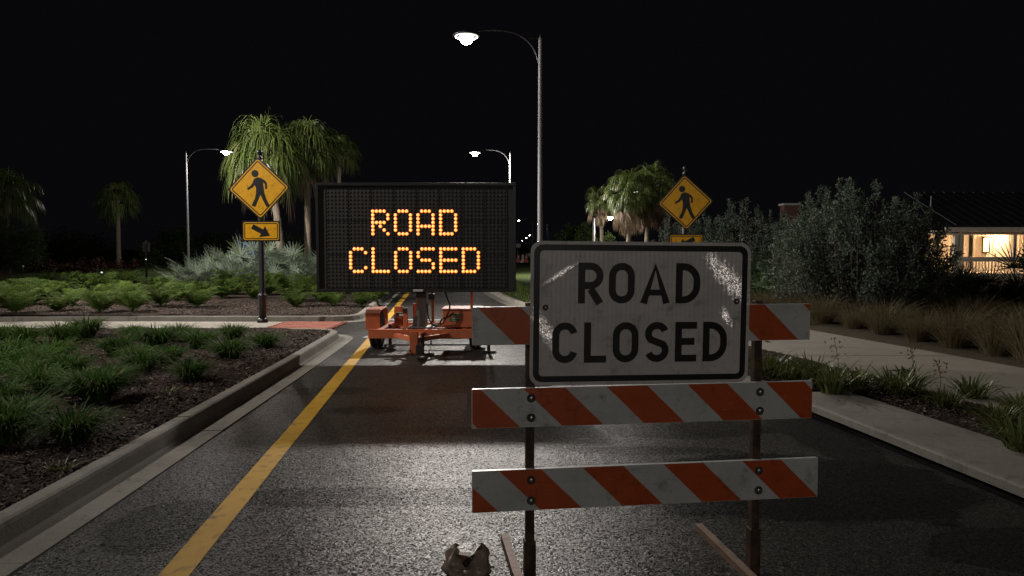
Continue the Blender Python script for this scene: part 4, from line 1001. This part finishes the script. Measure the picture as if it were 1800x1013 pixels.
# fan palms ---------------------------------------------------------------
def fan(mb, hub, d, n, l, w, stiff, r_, spread=R(150)):
    """fan leaf: segments around direction d, bending down with length by (1-stiff)"""
    up = Vector((0, 0, 1)); d = d.normalized()
    side = d.cross(up)
    if side.length < 0.1: side = Vector((1, 0, 0))
    side.normalize(); nn = side.cross(d)
    for k in range(n):
        a = (k / (n - 1) - 0.5) * 2 * spread / 2 * 1.0
        v = (d * math.cos(a) + side * math.sin(a) + nn * 0.10 * abs(math.sin(a)) + rv() * 0.05).normalized()
        ll = l * (0.72 + 0.28 * math.cos(a)) * r_.uniform(0.85, 1.1)
        p = Vector(hub); pts = [p.copy()]; dirv = v.copy(); segs = 5 if stiff < 0.7 else 3; ws = [w * 0.3]
        for j in range(segs):
            dirv = (dirv + Vector((0, 0, -1)) * (1 - stiff) * (0.35 + 0.45 * j)).normalized()
            p = p + dirv * ll / segs; pts.append(p.copy()); ws.append(w * (1 - ((j + 1) / segs) ** 1.8) + 0.001)
        sd = v.cross(nn).normalized()
        sd = (sd + rv() * 0.25).normalized()
        mb.strip(pts, sd, ws)
def palm_tree(x, y, z0, trunk_h, crown, label, nf=34, petiole=1.0, leaf=1.7, skirt=0, lean=(0, 0), r0=0.19, matl='palm_leaf', seed=0, fanw=0.028):
    r_ = random.Random(seed); root = empty('palm_tree', (x, y, z0)); tag(root, label, 'palm tree', 'fan palms')
    top = Vector((lean[0], lean[1], trunk_h)); pts = [Vector((lean[0]*t*t, lean[1]*t*t, trunk_h*t)) for t in [k/24 for k in range(25)]]
    mb = MB(); mb.tube(pts, [r0*(1.5 if k == 0 else 1.22 if k == 1 else 1.0 - 0.25*k/24) * (1 + 0.04*(-1)**k) for k in range(25)], 14); mb.build('trunk', 'palm_bark', root, True)
    cr = MB(); pt = MB()
    for i in range(nf):
        a = i * 2.39996 + r_.uniform(-.3, .3); el = R(82 - 118 * ((i + 0.5) / nf) ** 0.9 + r_.uniform(-6, 6))
        d = Vector((math.cos(a)*math.cos(el), math.sin(a)*math.cos(el), math.sin(el)))
        pl_ = petiole * crown * r_.uniform(0.85, 1.1)
        hub = top + d * pl_ + Vector((0, 0, -0.10 * pl_ * math.cos(el)))
        pt.tube([top, top + d * pl_ * 0.5 + Vector((0, 0, 0.04)), hub], [0.022, 0.016, 0.01], 5)
        fan(cr, hub, (d + Vector((0, 0, -0.15))).normalized(), 26, leaf * crown * r_.uniform(0.85, 1.1), fanw, 0.42, r_, R(200))
    cr.build('crown', matl, root); pt.build('leaf_stalks', matl, root)
    if skirt:
        sk = MB()
        for i in range(skirt):
            a = i * 2.39996; el = R(r_.uniform(-80, -35)); d = Vector((math.cos(a)*math.cos(el), math.sin(a)*math.cos(el), math.sin(el)))
            hub = top + d * petiole * crown * r_.uniform(0.8, 1.7)
            sk.tube([top, hub], 0.014, 4); fan(sk, hub, (d + Vector((0, 0, -1.2))).normalized(), 16, leaf * crown * r_.uniform(0.7, 1.0), 0.03, 0.5, r_, R(120))
        sk.build('dead_fronds', 'dead_palm_leaf', root)
    return root
def palm_px(px_base, px_top, py_crown, Y, label, **kw):
    b = P(px_base, 500, Y); t = P(px_top, py_crown, Y)
    return palm_tree(b.x, Y, 0.15, t.z - 0.15, kw.pop('crown', 1.0), label, lean=(t.x - b.x, 0), **kw)
palm_px(496, 468, 272, 31.0, 'drooping fan palm nearest the left pedestrian sign, its trunk leaning left', crown=1.03, nf=46, petiole=0.95, leaf=1.7, seed=1, r0=0.17, skirt=5)
palm_px(542, 540, 262, 32.5, 'drooping fan palm with a straight trunk beside the message board', crown=0.95, nf=42, petiole=0.95, leaf=1.45, seed=2, r0=0.165, skirt=4)
palm_px(596, 598, 268, 62.0, 'dim fan palm whose crown rises behind the top left corner of the message board', crown=1.0, nf=26, seed=3, leaf=1.8)
palm_px(1104, 1108, 340, 47.0, 'fan palm with a brown skirt of dead fronds, left trunk of the lit pair', crown=1.15, nf=52, leaf=1.0, skirt=46, seed=4, r0=0.17)
palm_px(1135, 1145, 330, 48.5, 'fan palm with a brown skirt of dead fronds, right trunk of the lit pair', crown=1.2, nf=52, leaf=1.0, skirt=46, seed=5, r0=0.17)
palm_px(1058, 1055, 352, 60.0, 'small dark fan palm left of the lit pair with dead fronds hanging', crown=0.9, nf=28, leaf=1.1, skirt=20, seed=6, r0=0.16)
palm_px(210, 207, 352, 60.0, 'tall thin palm with a pale trunk far across the lawn', crown=1.1, nf=24, leaf=1.5, seed=7, r0=0.2)
palm_px(8, 14, 345, 34.0, 'dark fan palm behind the bushy tree at the left edge', crown=0.85, nf=26, leaf=1.5, seed=8, r0=0.17)

def palmetto_mesh(seed, mat, n=38, h=1.25, fl=0.62, w=0.02, segs=15):
    r_ = random.Random(seed); mb = MB()
    for i in range(n):
        a = r_.uniform(0, 2*math.pi); el = R(r_.uniform(18, 85)); d = Vector((math.cos(a)*math.cos(el), math.sin(a)*math.cos(el), math.sin(el)))
        b = Vector((math.cos(a), math.sin(a), 0)) * r_.uniform(0, 0.35)
        hub = b + d * h * r_.uniform(0.5, 1.05); mb.tube([b, (b + hub)/2 + Vector((0, 0, .05)), hub], 0.009, 4)
        fan(mb, hub, (d + rv()*0.35 + Vector((0, 0, 0.25))).normalized(), segs, fl * r_.uniform(0.8, 1.15), w, 0.93, r_, R(190))
    return mb.mesh('palmetto', mat)
spal = [palmetto_mesh(60 + i, 'silver_palmetto_leaf') for i in range(3)]
gpal = [palmetto_mesh(70 + i, 'green_palmetto_leaf', 30, 1.4, 0.8, 0.022) for i in range(2)]
SPX = [(352, 29.0, 1.0), (398, 30.5, 1.15), (440, 29.5, 1.25), (482, 31.0, 1.15), (520, 29.5, 1.1), (556, 30.5, 1.1), (592, 30, 1.05), (375, 33, 1.1), (465, 34, 1.2)]
SPL = ['silver palmetto at the left end of the clump', 'silver palmetto left of the sign post, second from the left end', 'tall silver palmetto directly behind the black sign post', 'silver palmetto under the leaning palm trunk', 'silver palmetto between the two palm trunks', 'silver palmetto beside the left edge of the message board', 'silver palmetto mostly hidden behind the message board', 'silver palmetto at the back of the clump, left side', 'silver palmetto at the back of the clump, behind the sign post']
for (px, Y, s), lab in zip(SPX, SPL):
    q = P(px, 500, Y); place('saw_palmetto', spal, q.x, Y, 0.1, s, lab, 'palmetto', 'silver palmettos under the palms')
for i, (px, Y, s) in enumerate(((1345, 19, 0.75), (1425, 18, 0.8), (1570, 17, 0.85), (1618, 18.5, 0.8), (1668, 17.5, 0.66), (1722, 18, 0.62), (1772, 17, 0.52), (1842, 17.5, 0.95))):
    q = P(px, 500, Y); place('green_palmetto', gpal, q.x, Y, 0.1, s, 'dark spiky palmetto behind the brown grass, %s from the left' % ORD[i], 'palmetto', 'dark palmettos in front of the house')

# shrubs and trees ---------------------------------------------------------
def leaf_cluster(mb, c, d, n, r, ll, lw, r_):
    for _ in range(n):
        p = c + rv() * r * r_.random() ** 0.5; v = (rv() + d * 0.8).normalized(); s = v.cross(rv())
        if s.length < 0.05: continue
        s.normalize(); l = ll * r_.uniform(0.7, 1.3)
        o = len(mb.v); mb.v += [tuple(p), tuple(p + v*l*0.5 + s*lw), tuple(p + v*l), tuple(p + v*l*0.5 - s*lw)]; mb.f.append((o, o+1, o+2, o+3))
def shrub(name, label, cat_, group, loc, w, h, depth, mat, shoots, seed, ll=0.07, lw=0.016, dens=60, trunk_mat='shrub_bark', base=0.15, rough=0.35):
    r_ = random.Random(seed); root = empty(name, loc); tag(root, label, cat_, group)
    st = MB(); lf = MB()
    for i in range(shoots):
        a = r_.uniform(0, 2*math.pi); rr = math.sqrt(r_.random())
        ex, ey = math.cos(a)*rr*w/2, math.sin(a)*rr*depth/2
        top = h * (1 - 0.55 * rr**2.2) * r_.uniform(1 - rough, 1.0)
        b = Vector((ex*0.15, ey*0.15, 0)); e = Vector((ex, ey, top)); m = b.lerp(e, 0.5) + Vector((ex*0.18, ey*0.18, -top*0.05))
        pts = spl([b, m, e], 6); st.tube(pts, [0.028*(1 - 0.85*k/len(pts)) for k in range(len(pts))], 5, False)
        for k in range(7):
            t = base + (1 - base) * ((k + r_.random()) / 7); p = pts[min(int(t*(len(pts) - 1)), len(pts) - 1)]
            d = (e - m).normalized()
            off = Vector((rv().x*0.18, rv().y*0.18, rv().z*0.1)) * (0.4 + 0.6*t) * min(1, w/3)
            leaf_cluster(lf, p + off, d, int(dens*(0.5 + 0.5*t)), 0.16 * min(1.3, w/2.6), ll, lw, r_)
        for k in range(4): leaf_cluster(lf, e + d * 0.09*k, d, int(dens*0.4), 0.075, ll, lw, r_)
    stuff(st.build('stems', trunk_mat, root)); lf.build('crown', mat, root)
    return root
def shrub_px(px, Y, py_top, w_px, label, seed, **kw):
    q = P(px, 500, Y); t = P(px, py_top, Y)
    return shrub('silver_shrub', label, 'shrub', 'silver leaved shrubs behind the grass', (q.x, Y, 0.14), w_px*Y/FPX, t.z - 0.14, w_px*Y/FPX*0.8, 'buttonwood_leaf', kw.pop('shoots', 60), seed, **kw)
shrub_px(1508, 16.5, 320, 310, 'big rounded silver shrub, tallest, left of the lit house', 21, shoots=130, ll=0.075, lw=0.017, dens=52)
shrub_px(1395, 19.5, 372, 170, 'silver shrub leaning against the left flank of the tallest one', 12, shoots=60)
shrub_px(1300, 22.5, 362, 150, 'pale silver shrub just right of the diamond sign', 13, shoots=60)
shrub_px(1205, 24.5, 374, 150, 'pale silver shrub directly behind the diamond sign', 14, shoots=55)
shrub_px(1345, 27.0, 372, 130, 'silver shrub at the back of the row, in front of the chimney', 15, shoots=50)
shrub_px(1440, 18.0, 350, 170, 'silver shrub filling the gap left of the tallest one', 18, shoots=70)
shrub_px(1255, 25.5, 372, 150, 'pale silver shrub at the back between the diamond sign and its neighbour', 19, shoots=60)
shrub_px(1588, 20.0, 372, 78, 'dark shrub between the tallest silver shrub and the house', 16, shoots=40)
q = P(1868, 500, 15.0)
shrub('broadleaf_tree', 'leafy green tree cut by the right edge, in front of the house', 'tree', None, (q.x, 15.0, 0.14), 1.5, P(1800, 352, 15).z, 1.5, 'tree_leaf', 34, 17, 0.11, 0.03, 30)

def crown_tree(name, label, px, Y, py_top, py_bot, w_px, seed, mat='tree_leaf', group=None, clumps=40, ll=0.14, lw=0.04, dens=70, trunk=True, cat_='tree'):
    r_ = random.Random(seed); q = P(px, 470, Y); zt = P(px, py_top, Y).z; zb_ = P(px, py_bot, Y).z; w = w_px * Y / FPX
    root = empty(name, (q.x, Y, 0.0)); tag(root, label, cat_, group)
    cz = (zt + zb_) / 2; rz_ = (zt - zb_) / 2
    st = MB(); lf = MB()
    if trunk: st.tube([(0, 0, 0), (0.05, 0, cz*0.5), (0, 0, cz)], [0.14, 0.11, 0.06], 8)
    for i in range(clumps):
        v = rv() * r_.random() ** 0.4; p = Vector((v.x*w/2, v.y*w/2, cz + v.z*rz_ * (1 - 0.2*abs(v.x))))
        st.tube([(0, 0, max(0.2, cz*0.6)), p*0.6 + Vector((0, 0, cz*0.3)), p], [0.04, 0.025, 0.008], 4, False)
        leaf_cluster(lf, p, Vector((v.x, v.y, 0.3)).normalized(), dens, w*0.13 + 0.1, ll, lw, r_)
    st.build('trunk', 'shrub_bark', root); lf.build('crown', mat, root); return root
crown_tree('pine_tree', 'bushy dark pine at the left edge of the lawn', 12, 33, 386, 478, 105, 31, 'pine_leaf', clumps=120, ll=0.22, lw=0.012, dens=110)
crown_tree('small_tree', 'small green tree far beside the road, left of the pair', 1000, 75, 397, 445, 42, 32, group='small trees behind the ROAD CLOSED sign', ll=0.2, lw=0.06)
crown_tree('small_tree', 'small green tree far beside the road, right of the pair', 1030, 72, 395, 445, 40, 33, group='small trees behind the ROAD CLOSED sign', ll=0.2, lw=0.06)
crown_tree('small_tree', 'low green tree under the lit palms behind the ROAD CLOSED sign', 1066, 66, 412, 450, 40, 34, ll=0.2, lw=0.06)
crown_tree('small_tree', 'dark tree behind the lamp pole across the lawn', 310, 75, 398, 462, 75, 35, group='dark trees across the lawn', ll=0.22, lw=0.07)
crown_tree('small_tree', 'dark low tree beside the thin post across the lawn', 262, 66, 436, 472, 42, 36, group='dark trees across the lawn', ll=0.2, lw=0.06)
crown_tree('small_tree', 'dark tree seen between the left sign post and the palm trunks', 380, 80, 410, 462, 80, 37, group='dark trees across the lawn', ll=0.25, lw=0.08)
crown_tree('small_tree', 'dark tree behind the palmettos, between the palm trunks', 515, 70, 416, 460, 70, 38, group='dark trees across the lawn', ll=0.22, lw=0.07)
crown_tree('small_tree', 'dark wide tree behind the red hedge', 130, 85, 415, 465, 150, 39, group='dark trees across the lawn', ll=0.28, lw=0.09, clumps=60)
crown_tree('small_tree', 'dark tree beside the far road under the row of small lamps', 914, 120, 428, 458, 26, 40, ll=0.25, lw=0.08)
# hedge and clipped shrubs
def hedge(name, label, px0, px1, Y, py_top, mat, seed, dens=900, depth=1.6):
    r_ = random.Random(seed); a = P(px0, 490, Y); b = P(px1, 490, Y); h = P(px0, py_top, Y).z
    root = empty(name, ((a.x + b.x)/2, Y, 0.05)); tag(root, label, 'hedge'); lf = MB(); st = MB(); w = b.x - a.x
    n = int(w / 0.6)
    for i in range(n):
        x = -w/2 + w*(i + 0.5)/n; st.tube([(x, 0, 0), (x + r_.uniform(-.2, .2), 0, h*0.7)], 0.03, 4)
        for k in range(7): leaf_cluster(lf, Vector((x + r_.uniform(-.35, .35), r_.uniform(-depth/2, depth/2), h*r_.uniform(0.12, 0.9))), Vector((0, -0.3, 0.6)), 55, 0.30, 0.13, 0.04, r_)
    stuff(st.build('stems', 'shrub_bark', root)); lf.build('foliage', mat, root)
hedge('hedge', 'long dark red hedge along the far side of the lawn', 30, 180, 46, 458, 'red_hedge_leaf', 51)
hedge('hedge', 'short red shrub bed at the foot of the tall thin palm', 195, 240, 55, 462, 'red_hedge_leaf', 52)
for i, px in enumerate((196, 215, 235, 256, 277, 297, 316)):
    crown_tree('clipped_shrub', 'round clipped shrub at the lawn edge, %s from the left' % ORD[i], px, 50, 474, 489, 19, 80 + i, 'tree_leaf', 'round clipped shrubs at the lawn edge', 14, 0.1, 0.03, 60, False, 'shrub')

# grass on the lawn (uncountable)
def lawn_blades(name, n, region, h, label):
    mb = MB()
    for _ in range(n):
        x, y, z = region(); a = rnd.uniform(0, 6.28); d = Vector((math.cos(a), math.sin(a), 0)); l = h * rnd.uniform(0.5, 1.2)
        p = Vector((x, y, z)); w = 0.004 + y * 0.00022
        mb.strip([p, p + Vector((0, 0, l*0.6)) + d*l*0.2, p + Vector((0, 0, l)) + d*l*0.55], Vector((-d.y, d.x, 0)), [w, w*0.8, 0.0005])
    tag(stuff(mb.build(name, 'grass_blade')), label, 'grass')
def rg_left():
    y = rnd.uniform(34, 46); return far_edge(y) - 0.3 - 26*rnd.random(), y, 0.2
def rg_right():
    y = rnd.uniform(18, 75); return interp(RFACE, y) + 0.2 + rnd.random() * 1.3, y, 0.12
lawn_blades('lawn_grass', 26000, rg_left, 0.10, 'mown grass lawn beyond the ferns on the left')
lawn_blades('verge_grass', 22000, rg_right, 0.16, 'grass verge along the far right kerb of the road')

# ------------------------------------------------------------------ house at the right
HY = 37.0
def HX(px, Y=HY): return P(px, 440, Y).x
def HZ(py, Y=HY): return P(900, py, Y).z
hs = empty('house', (HX(1720), HY, 0.1)); tag(hs, 'pale single storey house with a brightly lit porch', 'house')
def hp(name, mat, fn, parent=hs, bevel=0.0):
    m_ = MB(); fn(m_); o = m_.build(name, mat, parent, bevel=bevel); return o
ox, oy, oz = HX(1720), HY, 0.1
def hb(m, x0, x1, y0, y1, z0, z1): m.box(((x0+x1)/2 - ox, (y0+y1)/2 - oy, (z0+z1)/2 - oz), (abs(x1-x0), abs(y1-y0), abs(z1-z0)))
x_l, x_r = HX(1640), HX(1900)
hp('porch_floor', 'house_trim', lambda m: hb(m, x_l, x_r, HY - 0.3, HY + 3.2, 0.1, 0.55))
hp('porch_ceiling', 'house_trim', lambda m: hb(m, x_l, x_r, HY - 0.1, HY + 3.2, HZ(408), HZ(408) + 0.08))
hp('fascia', 'house_trim', lambda m: hb(m, HX(1655), x_r, HY - 0.32, HY - 0.22, HZ(408), HZ(399.5)))
hp('beam', 'house_trim', lambda m: hb(m, x_l, x_r, HY + 0.0, HY + 0.2, HZ(413), HZ(408.2)))
for px0, px1 in ((1678, 1684), (1781, 1787)): hp('porch_post', 'house_trim', lambda m: hb(m, HX(px0), HX(px1), HY, HY + 0.2, 0.55, HZ(413)))
wz1 = HZ(408)
hp('side_wall', 'house_wall', lambda m: hb(m, HX(1684) + 0.01, HX(1695), HY + 0.05, HY + 0.2, 0.55, HZ(413)))
wl = hp('back_wall', 'house_wall', lambda m: hb(m, HX(1695), x_r, HY + 3.0, HY + 3.2, 0.55, wz1))
for k in range(34):
    x = HX(1700) + k * 0.20
    hp('batten', 'house_wall', lambda m: hb(m, x, x + 0.045, HY + 2.975, HY + 2.999, 0.55, wz1), wl)
hp('left_wall', 'house_wall', lambda m: hb(m, x_l, HX(1695), HY + 2.8, HY + 2.95, 0.55, wz1))
wi = hp('window', 'house_trim', lambda m: hb(m, HX(1646), HX(1680), HY + 2.72, HY + 2.79, 0.9, HZ(411)))
hp('pane', 'dark_glass', lambda m: (hb(m, HX(1647), HX(1662), HY + 2.69, HY + 2.715, 0.95, HZ(412)), hb(m, HX(1664), HX(1679), HY + 2.69, HY + 2.715, 0.95, HZ(412))), wi)
hp('wall_slot', 'dark_glass', lambda m: hb(m, HX(1704, HY + 2.9), HX(1710, HY + 2.9), HY + 2.9, HY + 2.97, 0.7, HZ(413, HY + 3)))
dr = hp('door', 'house_trim', lambda m: hb(m, HX(1747, HY + 2.9), HX(1774, HY + 2.9), HY + 2.93, HY + 2.97, 0.56, HZ(411, HY + 3)))
hp('handle', 'dark_steel', lambda m: hb(m, HX(1749, HY + 2.9), HX(1750.5, HY + 2.9), HY + 2.88, HY + 2.93, 1.4, 1.52), dr)
ln = hp('wall_lantern', 'dark_steel', lambda m: hb(m, HX(1727, HY + 2.9), HX(1738, HY + 2.9), HY + 2.80, HY + 2.97, HZ(445, HY + 2.9), HZ(416, HY + 2.9)))
hp('lantern_glass', 'lantern_glow', lambda m: hb(m, HX(1728, HY + 2.8), HX(1737, HY + 2.8), HY + 2.77, HY + 2.80, HZ(443, HY + 2.8), HZ(419, HY + 2.8)), ln)
rl = hp('railing', 'house_trim', lambda m: hb(m, HX(1684), x_r, HY - 0.08, HY - 0.02, HZ(460), HZ(452)))
for k in range(30):
    x = HX(1686) + k*0.16; hp('baluster', 'house_trim', lambda m: hb(m, x, x + 0.04, HY - 0.07, HY - 0.03, 0.55, HZ(460) - 0.002), rl)
rf = hp('roof', 'metal_roof', lambda m: m.add([(x_l - 0.3 - ox, -0.4, HZ(399.5) - oz), (x_r - ox, -0.4, HZ(399.5) - oz), (x_r - ox, 4.6, HZ(399.5) + 2.0 - oz), (x_l + 1.4 - ox, 4.6, HZ(399.5) + 2.0 - oz),
                                      (x_l - 0.3 - ox, -0.4, HZ(399.5) + 0.07 - oz), (x_r - ox, -0.4, HZ(399.5) + 0.07 - oz), (x_r - ox, 4.6, HZ(399.5) + 2.07 - oz), (x_l + 1.4 - ox, 4.6, HZ(399.5) + 2.07 - oz)], [(0,3,2,1),(4,5,6,7),(0,1,5,4),(1,2,6,5),(2,3,7,6),(3,0,4,7)]))
for k in range(12):
    x = x_l + 0.9 + k*0.55 - ox; z = HZ(399.5) + 0.09 - oz
    hp('roof_seam', 'metal_roof', lambda m: m.bar((x, -0.4, z), (x, 4.6, z + 2.0), 0.03, 0.05), rf)
hp('antenna', 'galvanised_pole', lambda m: m.tube([(HX(1634, HY + 2) - ox, 2.0, HZ(400) - oz), (HX(1634, HY + 2) - ox, 2.0, HZ(345, HY + 2) - oz)], 0.03, 6))
ls = hp('porch_light', 'ceiling_light', lambda m: m.lathe([(0.10, -0.06), (0.12, 0.0)], 12, (HX(1764, HY + 2.3) - ox, 2.4, HZ(408) - oz - 0.01)))
def plight(parent, name, loc, w, col, size=0.1):
    ld = bpy.data.lights.new(name, 'POINT'); ld.energy = w; ld.color = col; ld.shadow_soft_size = size
    o = bpy.data.objects.new(name, ld); COL.objects.link(o); o.parent = parent; o.location = loc; return o
plight(hs, 'porch_lamp_light', (HX(1764, HY + 2.3) - ox, 2.3, HZ(408) - oz - 0.25), 190, (1.0, 0.62, 0.33))
plight(hs, 'porch_lamp_light', (HX(1708, HY + 1.5) - ox, 1.4, HZ(408) - oz - 0.25), 90, (1.0, 0.62, 0.33))
# chimney of another house behind the shrubs
q = P(1387, 400, 60); ch = empty('chimney_house', (q.x, 60, 0.0)); tag(ch, 'dark brick chimney of a house behind the silver shrubs', 'house')
mb = MB(); mb.box((0, 0, P(0, 362, 60).z/2 + 1.0), (1.15, 1.0, P(0, 362, 60).z - 2.0)); mb.build('chimney', 'brick_chimney', ch)
mb = MB(); mb.box((0, 0, P(0, 360, 60).z), (1.4, 1.2, 0.16)); mb.build('chimney_cap', 'far_grey', ch)
mb = MB(); mb.box((1.0, 2.0, 1.6), (9, 5, 3.2)); mb.build('wall', 'house_wall', ch)
mb = MB(); mb.add([(-4, -1, 3.2), (6, -1, 3.2), (6, 5, 3.2), (-4, 5, 3.2), (-4, 2, 4.4), (6, 2, 4.4)], [(0, 1, 5, 4), (2, 3, 4, 5), (1, 2, 5), (3, 0, 4), (0, 3, 2, 1)]); mb.build('roof', 'metal_roof', ch)

# ------------------------------------------------------------------ small things
def bag():
    q = G(822, 1012, 0.02); root = empty('plastic_bag', (q.x, q.y, 0.016)); tag(root, 'crumpled translucent carrier bag with a bottle inside, on the road', 'bag')
    mb = MB(); n = 30; m_ = 13; vs = []
    for j in range(m_):
        t = j / (m_ - 1)
        for i in range(n):
            a = 2*math.pi*i/n
            r = (0.115 + 0.03*math.sin(math.pi*t)) * (1 - 0.30*t*t)
            fold = 0.04 * noise.noise((math.cos(a)*2.6, math.sin(a)*2.6, t*3)) + 0.012*math.sin(9*a + 5*t)
            h = 0.145*t
            ear = max(0.0, abs(math.cos(a)))**3 * 0.075 * max(0, t - 0.55)/0.45
            dip = (1 - abs(math.cos(a))) * 0.05 * max(0, t - 0.55)/0.45
            vs.append(((r + fold)*math.cos(a)*1.0, (r*0.8 + fold)*math.sin(a), max(0.002, h + ear - dip + 0.012*noise.noise((a*2, t*5, 3)))))
    mb.add(vs, [(j*n + i, j*n + (i+1) % n, (j+1)*n + (i+1) % n, (j+1)*n + i) for j in range(m_ - 1) for i in range(n)])
    o = mb.build('bag_film', 'bag_plastic', root, True)
    mb = MB(); mb.lathe([(0.035, 0.0), (0.04, 0.01), (0.04, 0.075), (0.025, 0.10), (0.014, 0.11), (0.014, 0.125)], 18, (0.01, -0.02, 0.01)); mb.build('bottle', 'bottle_dark', root, True)
    mb = MB(); mb.box((-0.03, 0.02, 0.075), (0.07, 0.045, 0.13), Matrix.Rotation(R(12), 3, 'Y')); mb.build('carton', 'carton_brown', root)
bag()
bpy.data.objects['plastic_bag'].scale = (0.9, 0.9, 0.82)
q = P(437, 428, 58); o = MB(); o.lathe([(0.0, 0.0), (0.9, 0.0), (0.95, 0.1), (0.85, 1.9), (0.9, 1.95), (0.9, 2.15), (0.0, 2.2)], 20)
o.box((0, -0.9, 1.3), (0.5, 0.06, 0.5))
o = o.build('blue_bin', 'blue_plastic'); o.location = (q.x, 58, 0.1); tag(o, 'blue container behind the palmettos by the left sign post', 'container')
q = P(258, 500, 36); pr_ = empty('thin_post', (q.x, 36, 0.1)); tag(pr_, 'thin dark post with a small light standing on the lawn', 'post')
mb = MB(); mb.lathe([(0.05, 0), (0.05, 1.9), (0.06, 1.92), (0.03, 2.05)], 10); mb.build('pole', 'black_post_paint', pr_, True)
mb = MB(); mb.box((0.02, -0.055, 0.55 + 0.6), (0.05, 0.012, 0.03)); mb.build('marker_light', 'small_light', pr_)
mb = MB(); mb.box((0.0, 0.06, 1.75), (0.36, 0.01, 0.46)); mb.build('sign_back', 'black_post_paint', pr_)
for i, (px, py, lab) in enumerate(((40, 469, 'small white path light at the left foot of the red hedge'), (179, 486, 'small white path light at the right end of the red hedge'))):
    q = P(px, py, 44); r0 = empty('path_light', (q.x, 44, 0.1)); tag(r0, lab, 'path light', 'path lights by the red hedge')
    mb = MB(); mb.tube([(0, 0, 0), (0, 0, max(0.25, q.z - 0.1))], 0.02, 6); mb.build('stake', 'black_post_paint', r0)
    mb = MB(); mb.lathe([(0.05, -0.02), (0.05, 0.03), (0.02, 0.05)], 8, (0, 0, max(0.25, q.z - 0.1))); mb.build('lens', 'small_light', r0)
# far barricades and sign on the road
for i, (px, mt, lab) in enumerate(((911, 'red_plastic', 'small red barrier far down the road, left of the white one'), (919, 'white_plastic', 'small white barrier between two red ones far down the road'), (925, 'red_plastic', 'small red barrier far down the road, right of the white one'))):
    q = P(px, 470, 95); r0 = empty('water_barrier', (q.x, 95, 0.02)); tag(r0, lab, 'barrier', 'barriers far down the road')
    mb = MB(); mb.plate([(-0.32, 0), (0.32, 0), (0.30, 0.25), (0.16, 0.35), (0.12, 1.0), (-0.12, 1.0), (-0.16, 0.35), (-0.30, 0.25)], -0.55, 0.55); o = mb.build('body', mt, r0, bevel=0.02)
    mb = MB(); mb.box((0, -0.56, 0.7), (0.2, 0.02, 0.2)); mb.build('reflector', 'label_white', r0)
q = P(910, 432, 110); r0 = empty('far_road_sign', (q.x, 110, 0)); tag(r0, 'small pale sign far down the road under the row of lamps', 'road sign')
mb = MB(); mb.tube([(0, 0, 0), (0, 0, 3.0)], 0.05, 6); mb.build('post', 'galvanised_pole', r0)
mb = MB(); mb.plate(rrect(0.9, 0.55, 0.06), -0.06, -0.05); s_ = mb.build('sign_plate', 'label_white', r0); s_.location = (0, 0, q.z)

# leaf litter blown onto the road (uncountable)
mb = MB()
for k in range(150):
    if k < 30: q = G(rnd.gauss(625, 28), rnd.gauss(980, 22), 0.02); x, y = q.x, q.y
    else:
        y = rnd.uniform(3.6, 12); x = interp(LFACE, y) + 0.12 + (rnd.random() ** 3) * 5
    z = road_z(x, y) + 0.012; a = rnd.uniform(0, 6.3); l = rnd.uniform(0.006, 0.020); d = Vector((math.cos(a), math.sin(a), rnd.uniform(-.2, .3))) * l; sd = Vector((-d.y, d.x, rnd.uniform(-.3, .3) * l)) * 0.4; p = Vector((x, y, z))
    mb.add([p - d, p - sd, p + d, p + sd], [(0, 1, 2, 3)])
tag(stuff(mb.build('leaf_litter', 'dead_palm_leaf')), 'scattered bits of dry leaf litter on the asphalt', 'litter')
